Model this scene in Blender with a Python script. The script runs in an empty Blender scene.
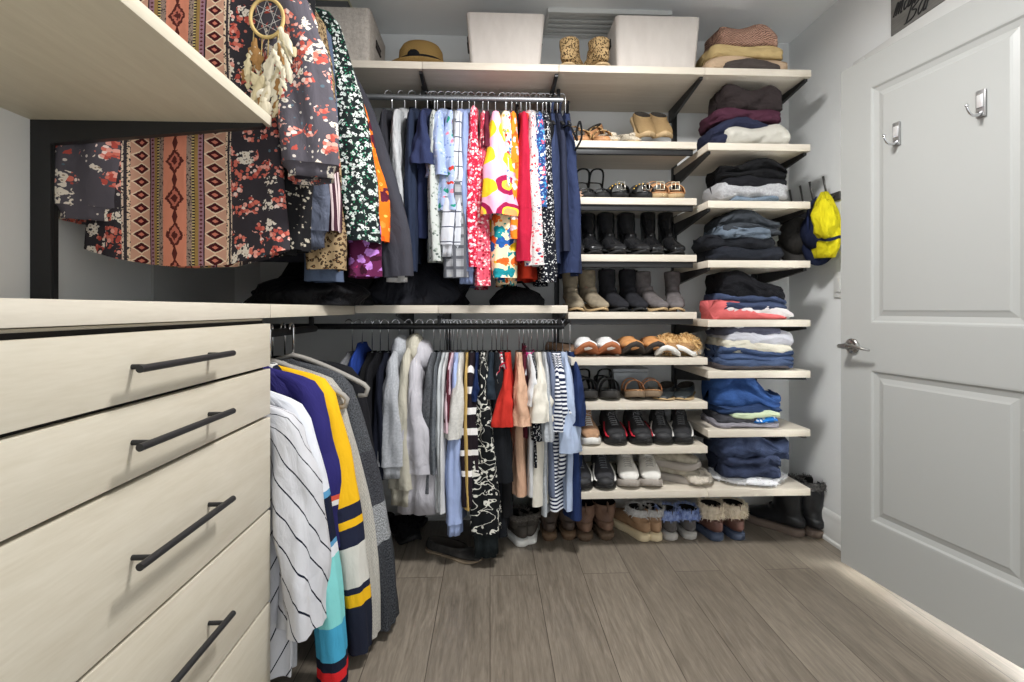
import bpy, bmesh, math, random
from mathutils import Vector, Matrix, noise
PI = math.pi
sin, cos = math.sin, math.cos
COL = bpy.context.scene.collection

# ------------------------------------------------------------------ camera
CAM_H, FPX, HOR = 1.08, 503.0, 309.0
YAW = math.radians(2.5)
def ray(px, py):
    f, r = FPX, px - 512.0
    return (sin(YAW) * f + cos(YAW) * r, cos(YAW) * f - sin(YAW) * r, HOR - py)
def onY(px, py, Y):
    d = ray(px, py); s = Y / d[1]
    return d[0] * s, CAM_H + d[2] * s
def onX(px, py, X):
    d = ray(px, py); s = X / d[0]
    return d[1] * s, CAM_H + d[2] * s
def onZ(px, py, Z):
    d = ray(px, py); s = (Z - CAM_H) / d[2]
    return d[0] * s, d[1] * s

cam_data = bpy.data.cameras.new('camera')
cam_data.sensor_width = 36.0
cam_data.lens = FPX / 1024.0 * 36.0
cam_data.shift_y = -(341.0 - HOR) / 1024.0
cam_data.clip_start = 0.02
cam = bpy.data.objects.new('camera', cam_data)
cam.location = (0, 0, CAM_H)
cam.rotation_euler = (PI / 2, 0, -YAW)
COL.objects.link(cam)
bpy.context.scene.camera = cam

# ------------------------------------------------------------------ mesh helpers
def lerp(a, b, t): return a + (b - a) * t
def smooth(t):
    t = max(0.0, min(1.0, t)); return t * t * (3 - 2 * t)
def interp(tab, x):
    """piecewise smooth interpolation in a table of (x, value)"""
    if x <= tab[0][0]: return tab[0][1]
    for (a, va), (b, vb) in zip(tab, tab[1:]):
        if x <= b: return lerp(va, vb, smooth((x - a) / (b - a)))
    return tab[-1][1]
def nz(x, y, z, s=1.0): return noise.noise(Vector((x * s, y * s, z * s)))

def spline(tab, n):
    """Catmull-Rom resample of a list of tuples"""
    out = []; P = [tab[0]] + list(tab) + [tab[-1]]
    for i in range(1, len(P) - 2):
        for k in range(n):
            t = k / n; a, b, c, d = P[i - 1], P[i], P[i + 1], P[i + 2]
            out.append(tuple(.5 * ((2 * b[j]) + (c[j] - a[j]) * t + (2 * a[j] - 5 * b[j] + 4 * c[j] - d[j]) * t * t + (3 * b[j] - a[j] - 3 * c[j] + d[j]) * t ** 3) for j in range(len(b))))
    out.append(tuple(tab[-1])); return out

class MB:
    def __init__(self): self.v, self.f, self.uv, self.mi = [], [], [], []
    def loft(self, rings, closed=True, cap0=False, cap1=False, mi=0, mif=None, v0=0.0):
        n = len(rings[0]); b = len(self.v)
        for r in rings: self.v.extend([Vector(p) for p in r])
        mid = rings[len(rings) // 2]
        us = [0.0]
        for j in range(n): us.append(us[-1] + (Vector(mid[(j + 1) % n]) - Vector(mid[j])).length)
        vs = [v0]
        for r0, r1 in zip(rings, rings[1:]):
            q = max(1, n // 6)
            d = [(Vector(r1[j]) - Vector(r0[j])).length for j in range(0, n, q)]
            vs.append(vs[-1] + sum(d) / len(d))
        m = n if closed else n - 1
        for i in range(len(rings) - 1):
            for j in range(m):
                k = (j + 1) % n
                self.f.append((b + i * n + j, b + i * n + k, b + (i + 1) * n + k, b + (i + 1) * n + j))
                self.uv.append(((us[j], vs[i]), (us[j + 1], vs[i]), (us[j + 1], vs[i + 1]), (us[j], vs[i + 1])))
                self.mi.append(mif(i, j) if mif else mi)
        for flag, i in ((cap0, 0), (cap1, len(rings) - 1)):
            if not flag: continue
            c = sum((Vector(p) for p in rings[i]), Vector()) / n
            ci = len(self.v); self.v.append(c)
            for j in range(m):
                k = (j + 1) % n
                t = (b + i * n + k, b + i * n + j, ci) if i == 0 else (b + i * n + j, b + i * n + k, ci)
                self.f.append(t)
                self.uv.append(((us[j], vs[i]), (us[j + 1], vs[i]), (us[j], vs[i])))
                self.mi.append(mif(min(i, len(rings) - 2), j) if mif else mi)
        return self
    def raw(self, vs, fs, mi=0):
        b = len(self.v); self.v.extend([Vector(p) for p in vs])
        for f in fs:
            self.f.append(tuple(b + i for i in f))
            P = [Vector(vs[i]) for i in f]
            nrm = (P[1] - P[0]).cross(P[2] - P[0])
            a = max(range(3), key=lambda i: abs(nrm[i]))
            ix = [i for i in range(3) if i != a]
            self.uv.append(tuple((p[ix[0]], p[ix[1]]) for p in P)); self.mi.append(mi)
        return self
    def box(self, lo, hi, bev=0.002, mi=0):
        bm = bmesh.new(); bmesh.ops.create_cube(bm, size=1.0)
        lo, hi = Vector(lo), Vector(hi); d = hi - lo
        for v in bm.verts: v.co = Vector((lo[i] + (v.co[i] + .5) * d[i] for i in range(3)))
        if bev > 0: bmesh.ops.bevel(bm, geom=list(bm.edges), offset=min(bev, min(d) * .45), segments=2, affect='EDGES', profile=.6)
        bm.verts.index_update()
        self.raw([v.co.copy() for v in bm.verts], [tuple(v.index for v in f.verts) for f in bm.faces], mi)
        bm.free(); return self
    def tube(self, path, r, n=8, closed=False, caps=True, mi=0, flat=1.0, up=None):
        P = [Vector(p) for p in path]; R = r if isinstance(r, (list, tuple)) else [r] * len(P)
        rings = []; prev = None
        for i, p in enumerate(P):
            a = P[i - 1] if (i or closed) else P[i]; c = P[(i + 1) % len(P)] if (i < len(P) - 1 or closed) else P[i]
            t = (c - a).normalized()
            ref = Vector(up) if up else (prev if prev else (Vector((0, 0, 1)) if abs(t.z) < .9 else Vector((1, 0, 0))))
            s = t.cross(ref)
            if s.length < 1e-5: s = t.cross(Vector((1, 0.1, 0)))
            s.normalize(); u = s.cross(t).normalized(); prev = u
            rings.append([p + (s * cos(2 * PI * k / n) + u * sin(2 * PI * k / n) * flat) * R[i] for k in range(n)])
        if closed: rings.append(rings[0])
        return self.loft(rings, cap0=caps and not closed, cap1=caps and not closed, mi=mi)
    def lathe(self, prof, c=(0, 0, 0), n=24, mi=0, sx=1, sy=1):
        c = Vector(c)
        return self.loft([[c + Vector((r * cos(2 * PI * k / n) * sx, r * sin(2 * PI * k / n) * sy, z)) for k in range(n)] for r, z in prof], mi=mi)
    def ellipsoid(self, c, rad, n=18, m=10, amp=0.0, seed=0, fr=9.0, mi=0):
        rings = []
        for i in range(m + 1):
            a = PI * (i + .02) / (m + .04); ring = []
            for k in range(n):
                b = 2 * PI * k / n
                d = Vector((sin(a) * cos(b), sin(a) * sin(b), cos(a)))
                q = 1 + amp * nz(d.x * 2 + seed, d.y * 2 - seed, d.z * 2, fr / 9.0)
                ring.append(Vector(c) + Vector((d.x * rad[0], d.y * rad[1], d.z * rad[2])) * q)
            rings.append(ring)
        return self.loft(rings, cap0=True, cap1=True, mi=mi)
    def xf(self, M):
        self.v = [M @ p for p in self.v]; return self
    def build(self, name, mats, parent=None, smoothf=True, loc=None, rot=None):
        me = bpy.data.meshes.new(name)
        me.from_pydata([tuple(p) for p in self.v], [], self.f)
        if not isinstance(mats, (list, tuple)): mats = [mats]
        for m in mats: me.materials.append(m)
        me.polygons.foreach_set('material_index', self.mi)
        uvl = me.uv_layers.new(name='UVMap')
        flat = [c for f in self.uv for q in f for c in q]
        uvl.data.foreach_set('uv', flat)
        me.polygons.foreach_set('use_smooth', [bool(smoothf)] * len(me.polygons))
        me.update()
        bm = bmesh.new(); bm.from_mesh(me); bmesh.ops.recalc_face_normals(bm, faces=bm.faces); bm.to_mesh(me); bm.free()
        if smoothf == 'auto':
            me.set_sharp_from_angle(angle=math.radians(38))
        o = bpy.data.objects.new(name, me); COL.objects.link(o)
        if parent: o.parent = parent
        if loc is not None: o.location = loc
        if rot is not None: o.rotation_euler = rot
        return o

def tag(o, label, cat, group=None):
    o['label'] = label; o['category'] = cat
    if group: o['group'] = group
    return o
def thing(name, label, cat, loc=(0, 0, 0), rotz=0.0, group=None, rot=None):
    o = bpy.data.objects.new(name, None); o.empty_display_size = .02; COL.objects.link(o)
    o.location = loc; o.rotation_euler = rot if rot else (0, 0, rotz)
    return tag(o, label, cat, group)
def struct(o, label=None):
    o['kind'] = 'structure'
    if label: o['label'] = label
    return o
def dup(root, loc, rot=None, label=None, group=None):
    r = root.copy(); COL.objects.link(r); r.location = loc
    if rot is not None: r.rotation_euler = rot
    if label: r['label'] = label
    if group: r['group'] = group
    for ch in list(root.children):
        c = ch.copy(); COL.objects.link(c); c.parent = r
        for g in list(ch.children):
            d = g.copy(); COL.objects.link(d); d.parent = c
    return r

# ------------------------------------------------------------------ materials
def lin(c):
    if isinstance(c, str): c = tuple(int(c[i:i + 2], 16) for i in (0, 2, 4))
    o = []
    for x in c[:3]:
        x = x / 255.0
        o.append(x / 12.92 if x <= .04045 else ((x + .055) / 1.055) ** 2.4)
    return (*o, 1.0)

class NT:
    def __init__(self, name):
        self.m = bpy.data.materials.new(name); self.m.use_nodes = True
        self.t = self.m.node_tree; self.b = self.t.nodes['Principled BSDF']
        self.tc = None
    def node(self, typ, ins=None, **kw):
        n = self.t.nodes.new(typ)
        for k, v in kw.items(): setattr(n, k, v)
        for k, v in (ins or {}).items(): self.set(n.inputs[k], v)
        return n
    def set(self, sock, v):
        if hasattr(v, 'is_output'): self.t.links.new(v, sock)
        else: sock.default_value = v
    def coord(self, which='UV'):
        if not self.tc: self.tc = self.node('ShaderNodeTexCoord')
        return self.tc.outputs[which]
    def mapped(self, which='UV', scale=(1, 1, 1), loc=(0, 0, 0), rot=(0, 0, 0)):
        return self.node('ShaderNodeMapping', {'Vector': self.coord(which), 'Scale': scale, 'Location': loc, 'Rotation': rot}).outputs[0]
    def math(self, op, a, b=0.0, c=0.0):
        n = self.node('ShaderNodeMath', {0: a, 1: b}, operation=op)
        if op in ('MULTIPLY_ADD', 'COMPARE'): self.set(n.inputs[2], c)
        return n.outputs[0]
    def mix(self, fac, a, b, mode='MIX'):
        n = self.node('ShaderNodeMix', data_type='RGBA', blend_type=mode)
        self.set(n.inputs['Factor'], fac); self.set(n.inputs[6], a); self.set(n.inputs[7], b)
        return n.outputs[2]
    def ramp(self, fac, stops, const=False):
        n = self.node('ShaderNodeValToRGB', {'Fac': fac}); cr = n.color_ramp
        cr.interpolation = 'CONSTANT' if const else 'LINEAR'
        while len(cr.elements) < len(stops): cr.elements.new(.5)
        for e, (p, c) in zip(cr.elements, stops):
            e.position = p; e.color = c if len(c) == 4 else (*c, 1)
        return n.outputs[0]
    def noise(self, vec, scale, detail=2.0, dist=0.0, rough=.5):
        return self.node('ShaderNodeTexNoise', {'Vector': vec, 'Scale': scale, 'Detail': detail, 'Distortion': dist, 'Roughness': rough}).outputs[0]
    def voro(self, vec, scale, rnd=1.0, feature='F1'):
        n = self.node('ShaderNodeTexVoronoi', {'Vector': vec, 'Scale': scale, 'Randomness': rnd}, feature=feature)
        return n.outputs['Distance'], (n.outputs['Color'] if feature == 'F1' else None)
    def sep(self, v):
        n = self.node('ShaderNodeSeparateXYZ', {0: v}); return n.outputs
    def sepc(self, v):
        n = self.node('ShaderNodeSeparateColor', {0: v}); return n.outputs
    def comb(self, x, y, z=0.0):
        return self.node('ShaderNodeCombineXYZ', {0: x, 1: y, 2: z}).outputs[0]
    def less(self, a, b): return self.math('LESS_THAN', a, b)
    def bump(self, h, strength=.3, dist=.002):
        self.set(self.b.inputs['Normal'], self.node('ShaderNodeBump', {'Height': h, 'Strength': strength, 'Distance': dist}).outputs[0])
    def done(self, col, rough=.85, metal=0.0, sheen=0.0, spec=.3, coat=0.0):
        self.set(self.b.inputs['Base Color'], col); self.set(self.b.inputs['Roughness'], rough)
        self.b.inputs['Metallic'].default_value = metal
        self.b.inputs['Specular IOR Level'].default_value = spec
        if sheen: self.b.inputs['Sheen Weight'].default_value = sheen
        if coat: self.b.inputs['Coat Weight'].default_value = coat
        return self.m
CACHE = {}
def cached(fn):
    def w(*a, **k):
        key = (fn.__name__, repr(a), repr(sorted(k.items())))
        if key not in CACHE: CACHE[key] = fn(*a, **k)
        return CACHE[key]
    return w
def weave(t, col, var=.18, bump=.25, sc=9.0):
    """soft dye unevenness and crumpled weave on top of a colour"""
    n1 = t.noise(t.coord('UV'), sc, 3.0)
    f = t.math('MULTIPLY_ADD', n1, var * 2, 1 - var)
    out = t.mix(1.0, col, t.comb(f, f, f), 'MULTIPLY')
    n2 = t.math('ADD', t.noise(t.mapped('UV', (1, .4, 1)), 26, 4.0, .8), t.math('MULTIPLY', t.noise(t.mapped('UV', (1, .25, 1), rot=(0, 0, .3)), 11, 2.0, 1.0), 1.2))
    n3 = t.noise(t.coord('UV'), 900, 1.0)
    t.bump(t.math('MULTIPLY_ADD', n3, .06, n2), bump * 1.5, .016)
    return out
@cached
def cloth(c, rough=.9, var=.16, bump=.35, sheen=.0):
    t = NT('cloth'); c = tuple(.9 * x + .1 * sum(c) / 3 for x in c); return t.done(weave(t, lin(c), var, bump), rough, sheen=sheen, spec=.15)
@cached
def heather(a, b, sc=420.0, bump=.3):
    t = NT('heather knit')
    n = t.noise(t.mapped('UV', (1, .6, 1)), sc, 2.0)
    n2 = t.noise(t.coord('UV'), sc * .22, 2.0)
    f = t.math('MULTIPLY_ADD', n2, .5, t.math('MULTIPLY', n, .5))
    return t.done(weave(t, t.ramp(f, [(.38, lin(a)), (.62, lin(b))]), .1, bump), .95, spec=.1)
@cached
def denim(c, c2=None, bump=.35):
    t = NT('denim'); c2 = c2 or tuple(min(255, int(x * 1.4 + 18)) for x in c)
    c, c2 = [tuple((.82 * x + .18 * (sum(k) / 3)) * .86 for x in k) for k in (c, c2)]
    big = t.noise(t.coord('UV'), 11, 4.0)
    fine = t.noise(t.mapped('UV', (1, .35, 1), rot=(0, 0, .6)), 650, 1.0)
    f = t.math('MULTIPLY_ADD', fine, .45, t.math('MULTIPLY', big, .6))
    return t.done(weave(t, t.ramp(f, [(.3, lin(c)), (.8, lin(c2))]), .1, bump), .9, spec=.12)
@cached
def floral(bg, cols, sc=28.0, size=.42, keep=.8, small=None, centre=None, dense=2.3):
    t = NT('floral print'); uv = t.coord('UV')
    wob = t.noise(uv, sc * 2.2, 2.0)
    d, c = t.voro(uv, sc)
    dd = t.math('ADD', d, t.math('MULTIPLY', t.math('SUBTRACT', wob, .5), 1.0))
    r, g, b = t.sepc(c)[0:3]
    k = len(cols)
    fc = t.ramp(r, [(i / k, lin(x)) for i, x in enumerate(cols)], True)
    col = lin(bg)
    if small:
        d2, c2 = t.voro(uv, sc * dense); r2 = t.sepc(c2)[0]
        d2 = t.math('ADD', d2, t.math('MULTIPLY', t.math('SUBTRACT', wob, .5), .5))
        ks = len(small)
        col = t.mix(t.less(d2, .33), col, t.ramp(r2, [(i / ks, lin(x)) for i, x in enumerate(small)], True))
    m = t.math('MULTIPLY', t.less(dd, size), t.less(g, keep))
    shade = t.noise(uv, sc * 3.3, 3.0, .6)
    sh = t.math('MULTIPLY_ADD', shade, 1.1, .38)
    col = t.mix(m, col, t.mix(1.0, fc, t.comb(sh, sh, sh), 'MULTIPLY'))
    if centre: col = t.mix(t.math('MULTIPLY', t.less(dd, size * .3), t.less(g, keep)), col, lin(centre))
    return t.done(weave(t, col, .1), .85, spec=.15)
def cluster_colour(t, uv, bg):
    """bunches of coral and cream blossoms on a dark ground"""
    d, c = t.voro(uv, 25.0); cr, cg, cb = t.sepc(c)[0:3]
    wob = t.math('MULTIPLY', t.math('SUBTRACT', t.noise(uv, 70, 2.0), .5), .8)
    inside = t.math('MULTIPLY', t.less(t.math('ADD', d, wob), .54), t.less(cg, .8))
    d2, c2 = t.voro(uv, 92.0); pr, pg, pb = t.sepc(c2)[0:3]
    coral = t.ramp(pr, [(0, lin((208, 112, 96))), (.34, lin((226, 160, 146))), (.58, lin((178, 78, 68))), (.86, lin((232, 208, 198)))], True)
    cream = t.ramp(d2, [(0, lin((150, 130, 110))), (.2, lin((222, 212, 198)))], True)
    pet = t.mix(t.math('GREATER_THAN', cr, .68), coral, cream)
    col = t.mix(t.math('MULTIPLY', inside, t.less(d2, .6)), lin(bg), pet)
    d3, c3 = t.voro(uv, 58.0); e = t.sepc(c3)
    dots = t.math('MULTIPLY', t.less(d3, .24), t.less(e[0], .34))
    return t.mix(t.math('MULTIPLY', dots, t.math('SUBTRACT', 1.0, inside)), col, t.ramp(e[1], [(0, lin((84, 104, 116))), (.4, lin((206, 196, 188))), (.75, lin((196, 110, 96)))], True))
@cached
def cluster_floral(bg):
    t = NT('blossom print'); return t.done(weave(t, cluster_colour(t, t.coord('UV'), bg), .12), .85, spec=.15)
@cached
def stripes(a, b, period, duty=.5, axis=1, slant=0.0, soft=.35):
    t = NT('striped cloth'); s = t.sep(t.mapped('UV', rot=(0, 0, slant)))
    wob = t.math('MULTIPLY', t.noise(t.coord('UV'), 10, 1.0), period * soft)
    f = t.math('FRACT', t.math('DIVIDE', t.math('ADD', s[axis], wob), period))
    return t.done(weave(t, t.mix(t.less(f, duty), lin(a), lin(b)), .08), .88, spec=.15)
@cached
def plaid(bg, line, p=.045, w=.08, line2=None, w2=.4):
    t = NT('checked cloth'); s = t.sep(t.coord('UV')); col = lin(bg)
    fx = t.math('FRACT', t.math('DIVIDE', s[0], p)); fy = t.math('FRACT', t.math('DIVIDE', s[1], p * 1.25))
    if line2:
        col = t.mix(t.math('MULTIPLY', t.less(fx, w2), .5), col, lin(line2)); col = t.mix(t.math('MULTIPLY', t.less(fy, w2), .5), col, lin(line2))
    m = t.math('MAXIMUM', t.less(fx, w), t.less(fy, w))
    return t.done(weave(t, t.mix(m, col, lin(line)), .08), .88, spec=.15)
@cached
def leopard(bg=(196, 160, 112), dark=(40, 28, 20), mid=(150, 105, 60), sc=60.0):
    t = NT('animal print'); uv = t.coord('UV')
    d, c = t.voro(uv, sc); wob = t.noise(uv, sc * 1.7, 2.0)
    dd = t.math('ADD', d, t.math('MULTIPLY', t.math('SUBTRACT', wob, .5), .7))
    return t.done(weave(t, t.ramp(dd, [(0, lin(mid)), (.2, lin(dark)), (.44, lin(bg))], True), .08), .85, spec=.15)
@cached
def bands(cols, total, speck=0.0):
    """cols: (v position in metres where the band ends, colour)"""
    t = NT('banded cloth'); s = t.sep(t.coord('UV'))
    f = t.math('DIVIDE', s[1], total); st = []; p = 0.0
    for v, c in cols: st.append((min(.999, p / total), lin(c))); p = v
    col = t.ramp(f, st, True)
    if speck:
        sp = t.ramp(t.noise(t.mapped('UV', (1, .6, 1)), 330, 2.0), [(.38, (1 - speck,) * 3), (.64, (1 + speck,) * 3)])
        col = t.mix(1.0, col, sp, 'MULTIPLY')
    return t.done(weave(t, col, .08), .88, spec=.15)
@cached
def squiggle(bg, fg, sc=16.0, w=.035, extra=None):
    t = NT('graphic knit'); uv = t.coord('UV')
    n = t.noise(uv, sc, 1.5, 1.2)
    m = t.less(t.math('ABSOLUTE', t.math('SUBTRACT', n, .5)), w)
    d, c = t.voro(uv, sc * 2.4)
    m = t.math('MAXIMUM', m, t.math('MULTIPLY', t.less(d, .3), t.less(t.sepc(c)[0], .3)))
    return t.done(weave(t, t.mix(m, lin(bg), lin(fg)), .08), .9, spec=.1)
@cached
def geo_print():
    t = NT('bold petal print'); uv = t.coord('UV')
    d, c = t.voro(uv, 9.0, .35); r = t.sepc(c)[0]
    an = t.noise(uv, 26.0, 1.0)
    d = t.math('ADD', d, t.math('MULTIPLY', t.math('SUBTRACT', an, .5), .12))
    big = t.ramp(d, [(0, lin((255, 150, 90))), (.24, lin((250, 200, 60))), (.30, lin((150, 20, 70))), (.44, lin((240, 170, 195)))], True)
    alt = t.ramp(d, [(0, lin((250, 225, 200))), (.1, lin((240, 195, 40))), (.42, lin((240, 170, 195)))], True)
    return t.done(weave(t, t.mix(t.less(r, .5), big, alt), .06), .8, spec=.2)
@cached
def knit(c, sc=70.0, c2=None):
    t = NT('chunky knit'); uv = t.coord('UV')
    w = t.node('ShaderNodeTexWave', {'Vector': t.mapped('UV', (1, 1, 1), rot=(0, 0, .5)), 'Scale': sc, 'Distortion': 3.0, 'Detail': 1.0, 'Detail Scale': 2.0}).outputs[1]
    n = t.noise(uv, 160, 2.0)
    f = t.math('MULTIPLY_ADD', n, .5, t.math('MULTIPLY', w, .5))
    t.bump(f, .8, .006)
    c2 = c2 or tuple(int(x * .72) for x in c)
    return t.done(t.ramp(f, [(.2, lin(c2)), (.6, lin(c))]), .95, spec=.1)
@cached
def leather(c, rough=.38, var=.2, bump=.15, c2=None):
    t = NT('leather'); c, c2 = [None if k is None else tuple(.8 * x + .2 * sum(k) / 3 for x in k) for k in (c, c2)]; n = t.noise(t.coord('Object'), 22, 4.0)
    c2 = c2 or tuple(min(255, int(x * 1.35 + 8)) for x in c)
    t.bump(t.noise(t.coord('Object'), 240, 3.0), bump, .002)
    return t.done(t.ramp(n, [(.3, lin(c)), (.75, lin(c2))]), rough, spec=.4)
@cached
def suede(c): 
    t = NT('suede'); n = t.noise(t.coord('Object'), 30, 5.0)
    t.bump(t.noise(t.coord('Object'), 500, 2.0), .2, .001)
    return t.done(t.ramp(n, [(.3, lin(tuple(x * .75 for x in c))), (.7, lin(c))]), .95, spec=.1)
@cached
def plain(c, rough=.5, metal=0.0, spec=.4, name='painted'):
    t = NT(name); n = t.noise(t.coord('Object'), 14, 3.0)
    r = t.math('MULTIPLY_ADD', n, .16, rough - .08)
    return t.done(lin(c), r, metal, spec=spec)
@cached
def wood(c, c2, axis=0, rough=.5):
    t = NT('pale maple'); c, c2 = [tuple(.82 * x + .18 * sum(k) / 3 for x in k) for k in (c, c2)]; sc = [9, 9, 9]; sc[axis] = .9
    v = t.mapped('Object', tuple(sc))
    n = t.noise(v, 3.2, 5.0, .8); fine = t.noise(v, 22, 3.0)
    f = t.math('MULTIPLY_ADD', fine, .35, t.math('MULTIPLY', n, .65))
    t.bump(fine, .04, .001)
    return t.done(t.ramp(f, [(.3, lin(c2)), (.66, lin(c))]), rough, spec=.35)
# ------------------------------------------------------------------ the room
XL, XR, YB, ZC = -1.165, 1.587, 2.605, 2.49
YF = 2.17                       # front plane of the back wall shelves
MW_X = wood((214, 204, 187), (200, 188, 168), 0)
MW_Y = wood((210, 200, 181), (196, 186, 164), 1)
MW_D = wood((207, 198, 178), (194, 183, 160), 1, .45)
BLACK = plain((42, 42, 43), .45, .3, name='black steel')
CHROME = plain((205, 206, 208), .18, 1.0, name='chrome')
NICKEL = plain((165, 163, 160), .28, 1.0, name='satin nickel')
WALL = plain((222, 223, 222), .8, spec=.2, name='wall paint')
CEIL = plain((242, 243, 243), .9, spec=.1, name='ceiling paint')
WHITE = plain((205, 205, 202), .4, spec=.4, name='white trim paint')
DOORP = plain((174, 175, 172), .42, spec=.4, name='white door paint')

def floor_mat():
    t = NT('grey brown oak planks'); o = t.sep(t.coord('Object'))
    v = t.comb(o[1], o[0], 0.0)
    br = t.node('ShaderNodeTexBrick', {'Vector': v, 'Color1': (.25, .25, .25, 1), 'Color2': (.75, .75, .75, 1), 'Mortar': (.5, .5, .5, 1), 'Scale': 1.0,
                'Mortar Size': .0016, 'Brick Width': 1.25, 'Row Height': .19}, offset=.37, offset_frequency=2)
    tone = t.sepc(br.outputs[0])[0]
    off = t.math('MULTIPLY', tone, 7.0)
    gv = t.comb(t.math('MULTIPLY', o[0], 14.0), t.math('MULTIPLY_ADD', o[1], 1.3, off), off)
    g1 = t.noise(gv, 3.0, 5.0, 1.6); g2 = t.noise(gv, 16.0, 3.0, .4)
    f = t.math('ADD', t.math('MULTIPLY', g1, .55), t.math('MULTIPLY_ADD', g2, .25, t.math('MULTIPLY', tone, .2)))
    col = t.ramp(f, [(.28, lin((94, 86, 76))), (.5, lin((121, 112, 100))), (.74, lin((147, 137, 123)))])
    col = t.mix(br.outputs['Fac'], col, lin((78, 69, 61)))
    t.bump(t.math('SUBTRACT', g2, t.math('MULTIPLY', br.outputs['Fac'], 2.0)), .12, .002)
    t.done(col, .36, spec=.4)
    t.set(t.b.inputs['Roughness'], t.math('MULTIPLY_ADD', g1, .25, .25))
    return t.m
def quad(name, pts, mat, kind=True):
    o = MB().raw(pts, [tuple(range(len(pts)))]).build(name, mat, smoothf=False)
    return struct(o) if kind else o
struct(MB().box((XL, -.8, -.05), (2.9, YB + .1, 0), 0).build('floor', floor_mat(), smoothf=False))
struct(MB().box((XL - .1, -.8, ZC), (XR + .1, YB + .1, ZC + .06), 0).build('ceiling', CEIL, smoothf=False))
struct(MB().box((XL - .1, YB, 0), (XR + .1, YB + .1, ZC), 0).build('wall_back', WALL, smoothf=False))
struct(MB().box((XL - .1, -.8, 0), (XL, YB, ZC), 0).build('wall_left', WALL, smoothf=False))
DY0, DY1, DZ = 1.245, 2.045, 2.075
w = MB(); T = .11
w.box((XR, DY1, 0), (XR + T, YB, ZC), 0).box((XR, DY0, DZ), (XR + T, DY1, ZC), 0).box((XR, -.8, 0), (XR + T, DY0, ZC), 0)
struct(w.build('wall_right', WALL, smoothf=False))
struct(MB().box((2.8, .2, 0), (2.9, YB + .1, ZC), 0).build('wall_hallway', WALL, smoothf=False))
# door casing
def casing_bar(m, lo, hi): m.box(lo, hi, .006)
cs = MB()
casing_bar(cs, (XR - .018, DY1, 0), (XR, DY1 + .07, DZ + .072)); casing_bar(cs, (XR - .018, DY0 - .07, 0), (XR, DY0, DZ + .072))
casing_bar(cs, (XR - .018, DY0, DZ), (XR, DY1, DZ + .072))
cs.box((XR - .002, DY0 - .018, 0), (XR + T, DY0, DZ), .002).box((XR - .002, DY1, 0), (XR + T, DY1 + .018, DZ), .002).box((XR - .002, DY0, DZ), (XR + T, DY1, DZ + .018), .002)
struct(cs.build('trim_1', WHITE, smoothf='auto'))
def baseboard(name, a, b, nrm):
    a, b, nrm = Vector(a), Vector(b), Vector(nrm)
    prof = [(0, 0), (.022, 0), (.022, .012), (.015, .02), (.014, .1), (.011, .108), (.012, .116), (.006, .135), (0, .14)]
    m = MB(); m.loft([[p + nrm * q + Vector((0, 0, z)) for q, z in prof] for p in (a, b)], cap0=True, cap1=True)
    return struct(m.build(name, WHITE, smoothf='auto'))
baseboard('baseboard_right', (XR, DY1 + .07, 0), (XR, YB, 0), (-1, 0, 0))
baseboard('baseboard_back', (XL, YB, 0), (XR - .02, YB, 0), (0, -1, 0))

# ------------------------------------------------------------------ door
HX, HY = 1.567, 1.256
DANG = math.atan2(.9889, -.1483)
DW, DH, DZ0 = .775, 2.026, .034
door = bpy.data.objects.new('door_1', None); COL.objects.link(door)
door.location = (HX, HY, DZ0); door.rotation_euler = (0, 0, DANG); struct(door)
def door_px(px, py):
    d = Vector(ray(px, py)); u = Vector((cos(DANG), sin(DANG), 0)); n = Vector((-sin(DANG), cos(DANG), 0))
    s = (Vector((HX, HY, 0)) - Vector((0, 0, CAM_H))).dot(n) / d.dot(n)
    p = Vector((0, 0, CAM_H)) + d * s
    return (p - Vector((HX, HY, 0))).dot(u), p.z - DZ0
def door_leaf():
    m = MB(); xs = [0, .125, DW - .135, DW]; zs = [0, .222, .812, .99, 1.907, DH]
    for i in range(3):
        for k in range(5):
            if i == 1 and k in (1, 3):
                x0, x1, z0, z1 = xs[1], xs[2], zs[k], zs[k + 1]; rings = []
                for ins, y in ((0, 0), (.006, -.001), (.012, -.007), (.03, -.012), (.045, -.008), (.052, -.005), (.056, -.005)):
                    rings.append([(x0 + ins, y, z0 + ins), (x1 - ins, y, z0 + ins), (x1 - ins, y, z1 - ins), (x0 + ins, y, z1 - ins)])
                m.loft(rings); r = rings[-1]; m.raw(r, [(0, 1, 2, 3)])
            else:
                m.raw([(xs[i], 0, zs[k]), (xs[i + 1], 0, zs[k]), (xs[i + 1], 0, zs[k + 1]), (xs[i], 0, zs[k + 1])], [(0, 1, 2, 3)])
    b = -.035
    m.raw([(0, 0, 0), (DW, 0, 0), (DW, 0, DH), (0, 0, DH), (0, b, 0), (DW, b, 0), (DW, b, DH), (0, b, DH)],
          [(4, 5, 6, 7), (0, 1, 5, 4), (1, 2, 6, 5), (2, 3, 7, 6), (3, 0, 4, 7)])
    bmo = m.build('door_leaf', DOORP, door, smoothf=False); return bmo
door_leaf()
lx, lz = door_px(853, 346)
h = MB(); seg = 24
def disc_y(m, cx, cz, r, y0, y1, mi=0):
    prof = [(0.001, y1), (r * .8, y1), (r, y1 - (y1 - y0) * .4), (r, y0)]
    m.loft([[(cx + q * cos(2 * PI * k / seg), y, cz + q * sin(2 * PI * k / seg)) for k in range(seg)] for q, y in prof], mi=mi)
disc_y(h, lx, lz, .031, 0, .012)
h.tube([(lx, .01, lz), (lx, .05, lz)], [.013, .011], 12)
lev = [(lx + .012, .053, lz), (lx - .01, .056, lz), (lx - .05, .056, lz + .003), (lx - .085, .052, lz - .002), (lx - .115, .044, lz - .008)]
h.tube(lev, [.011, .012, .009, .007, .005], 10, flat=.8)
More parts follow.
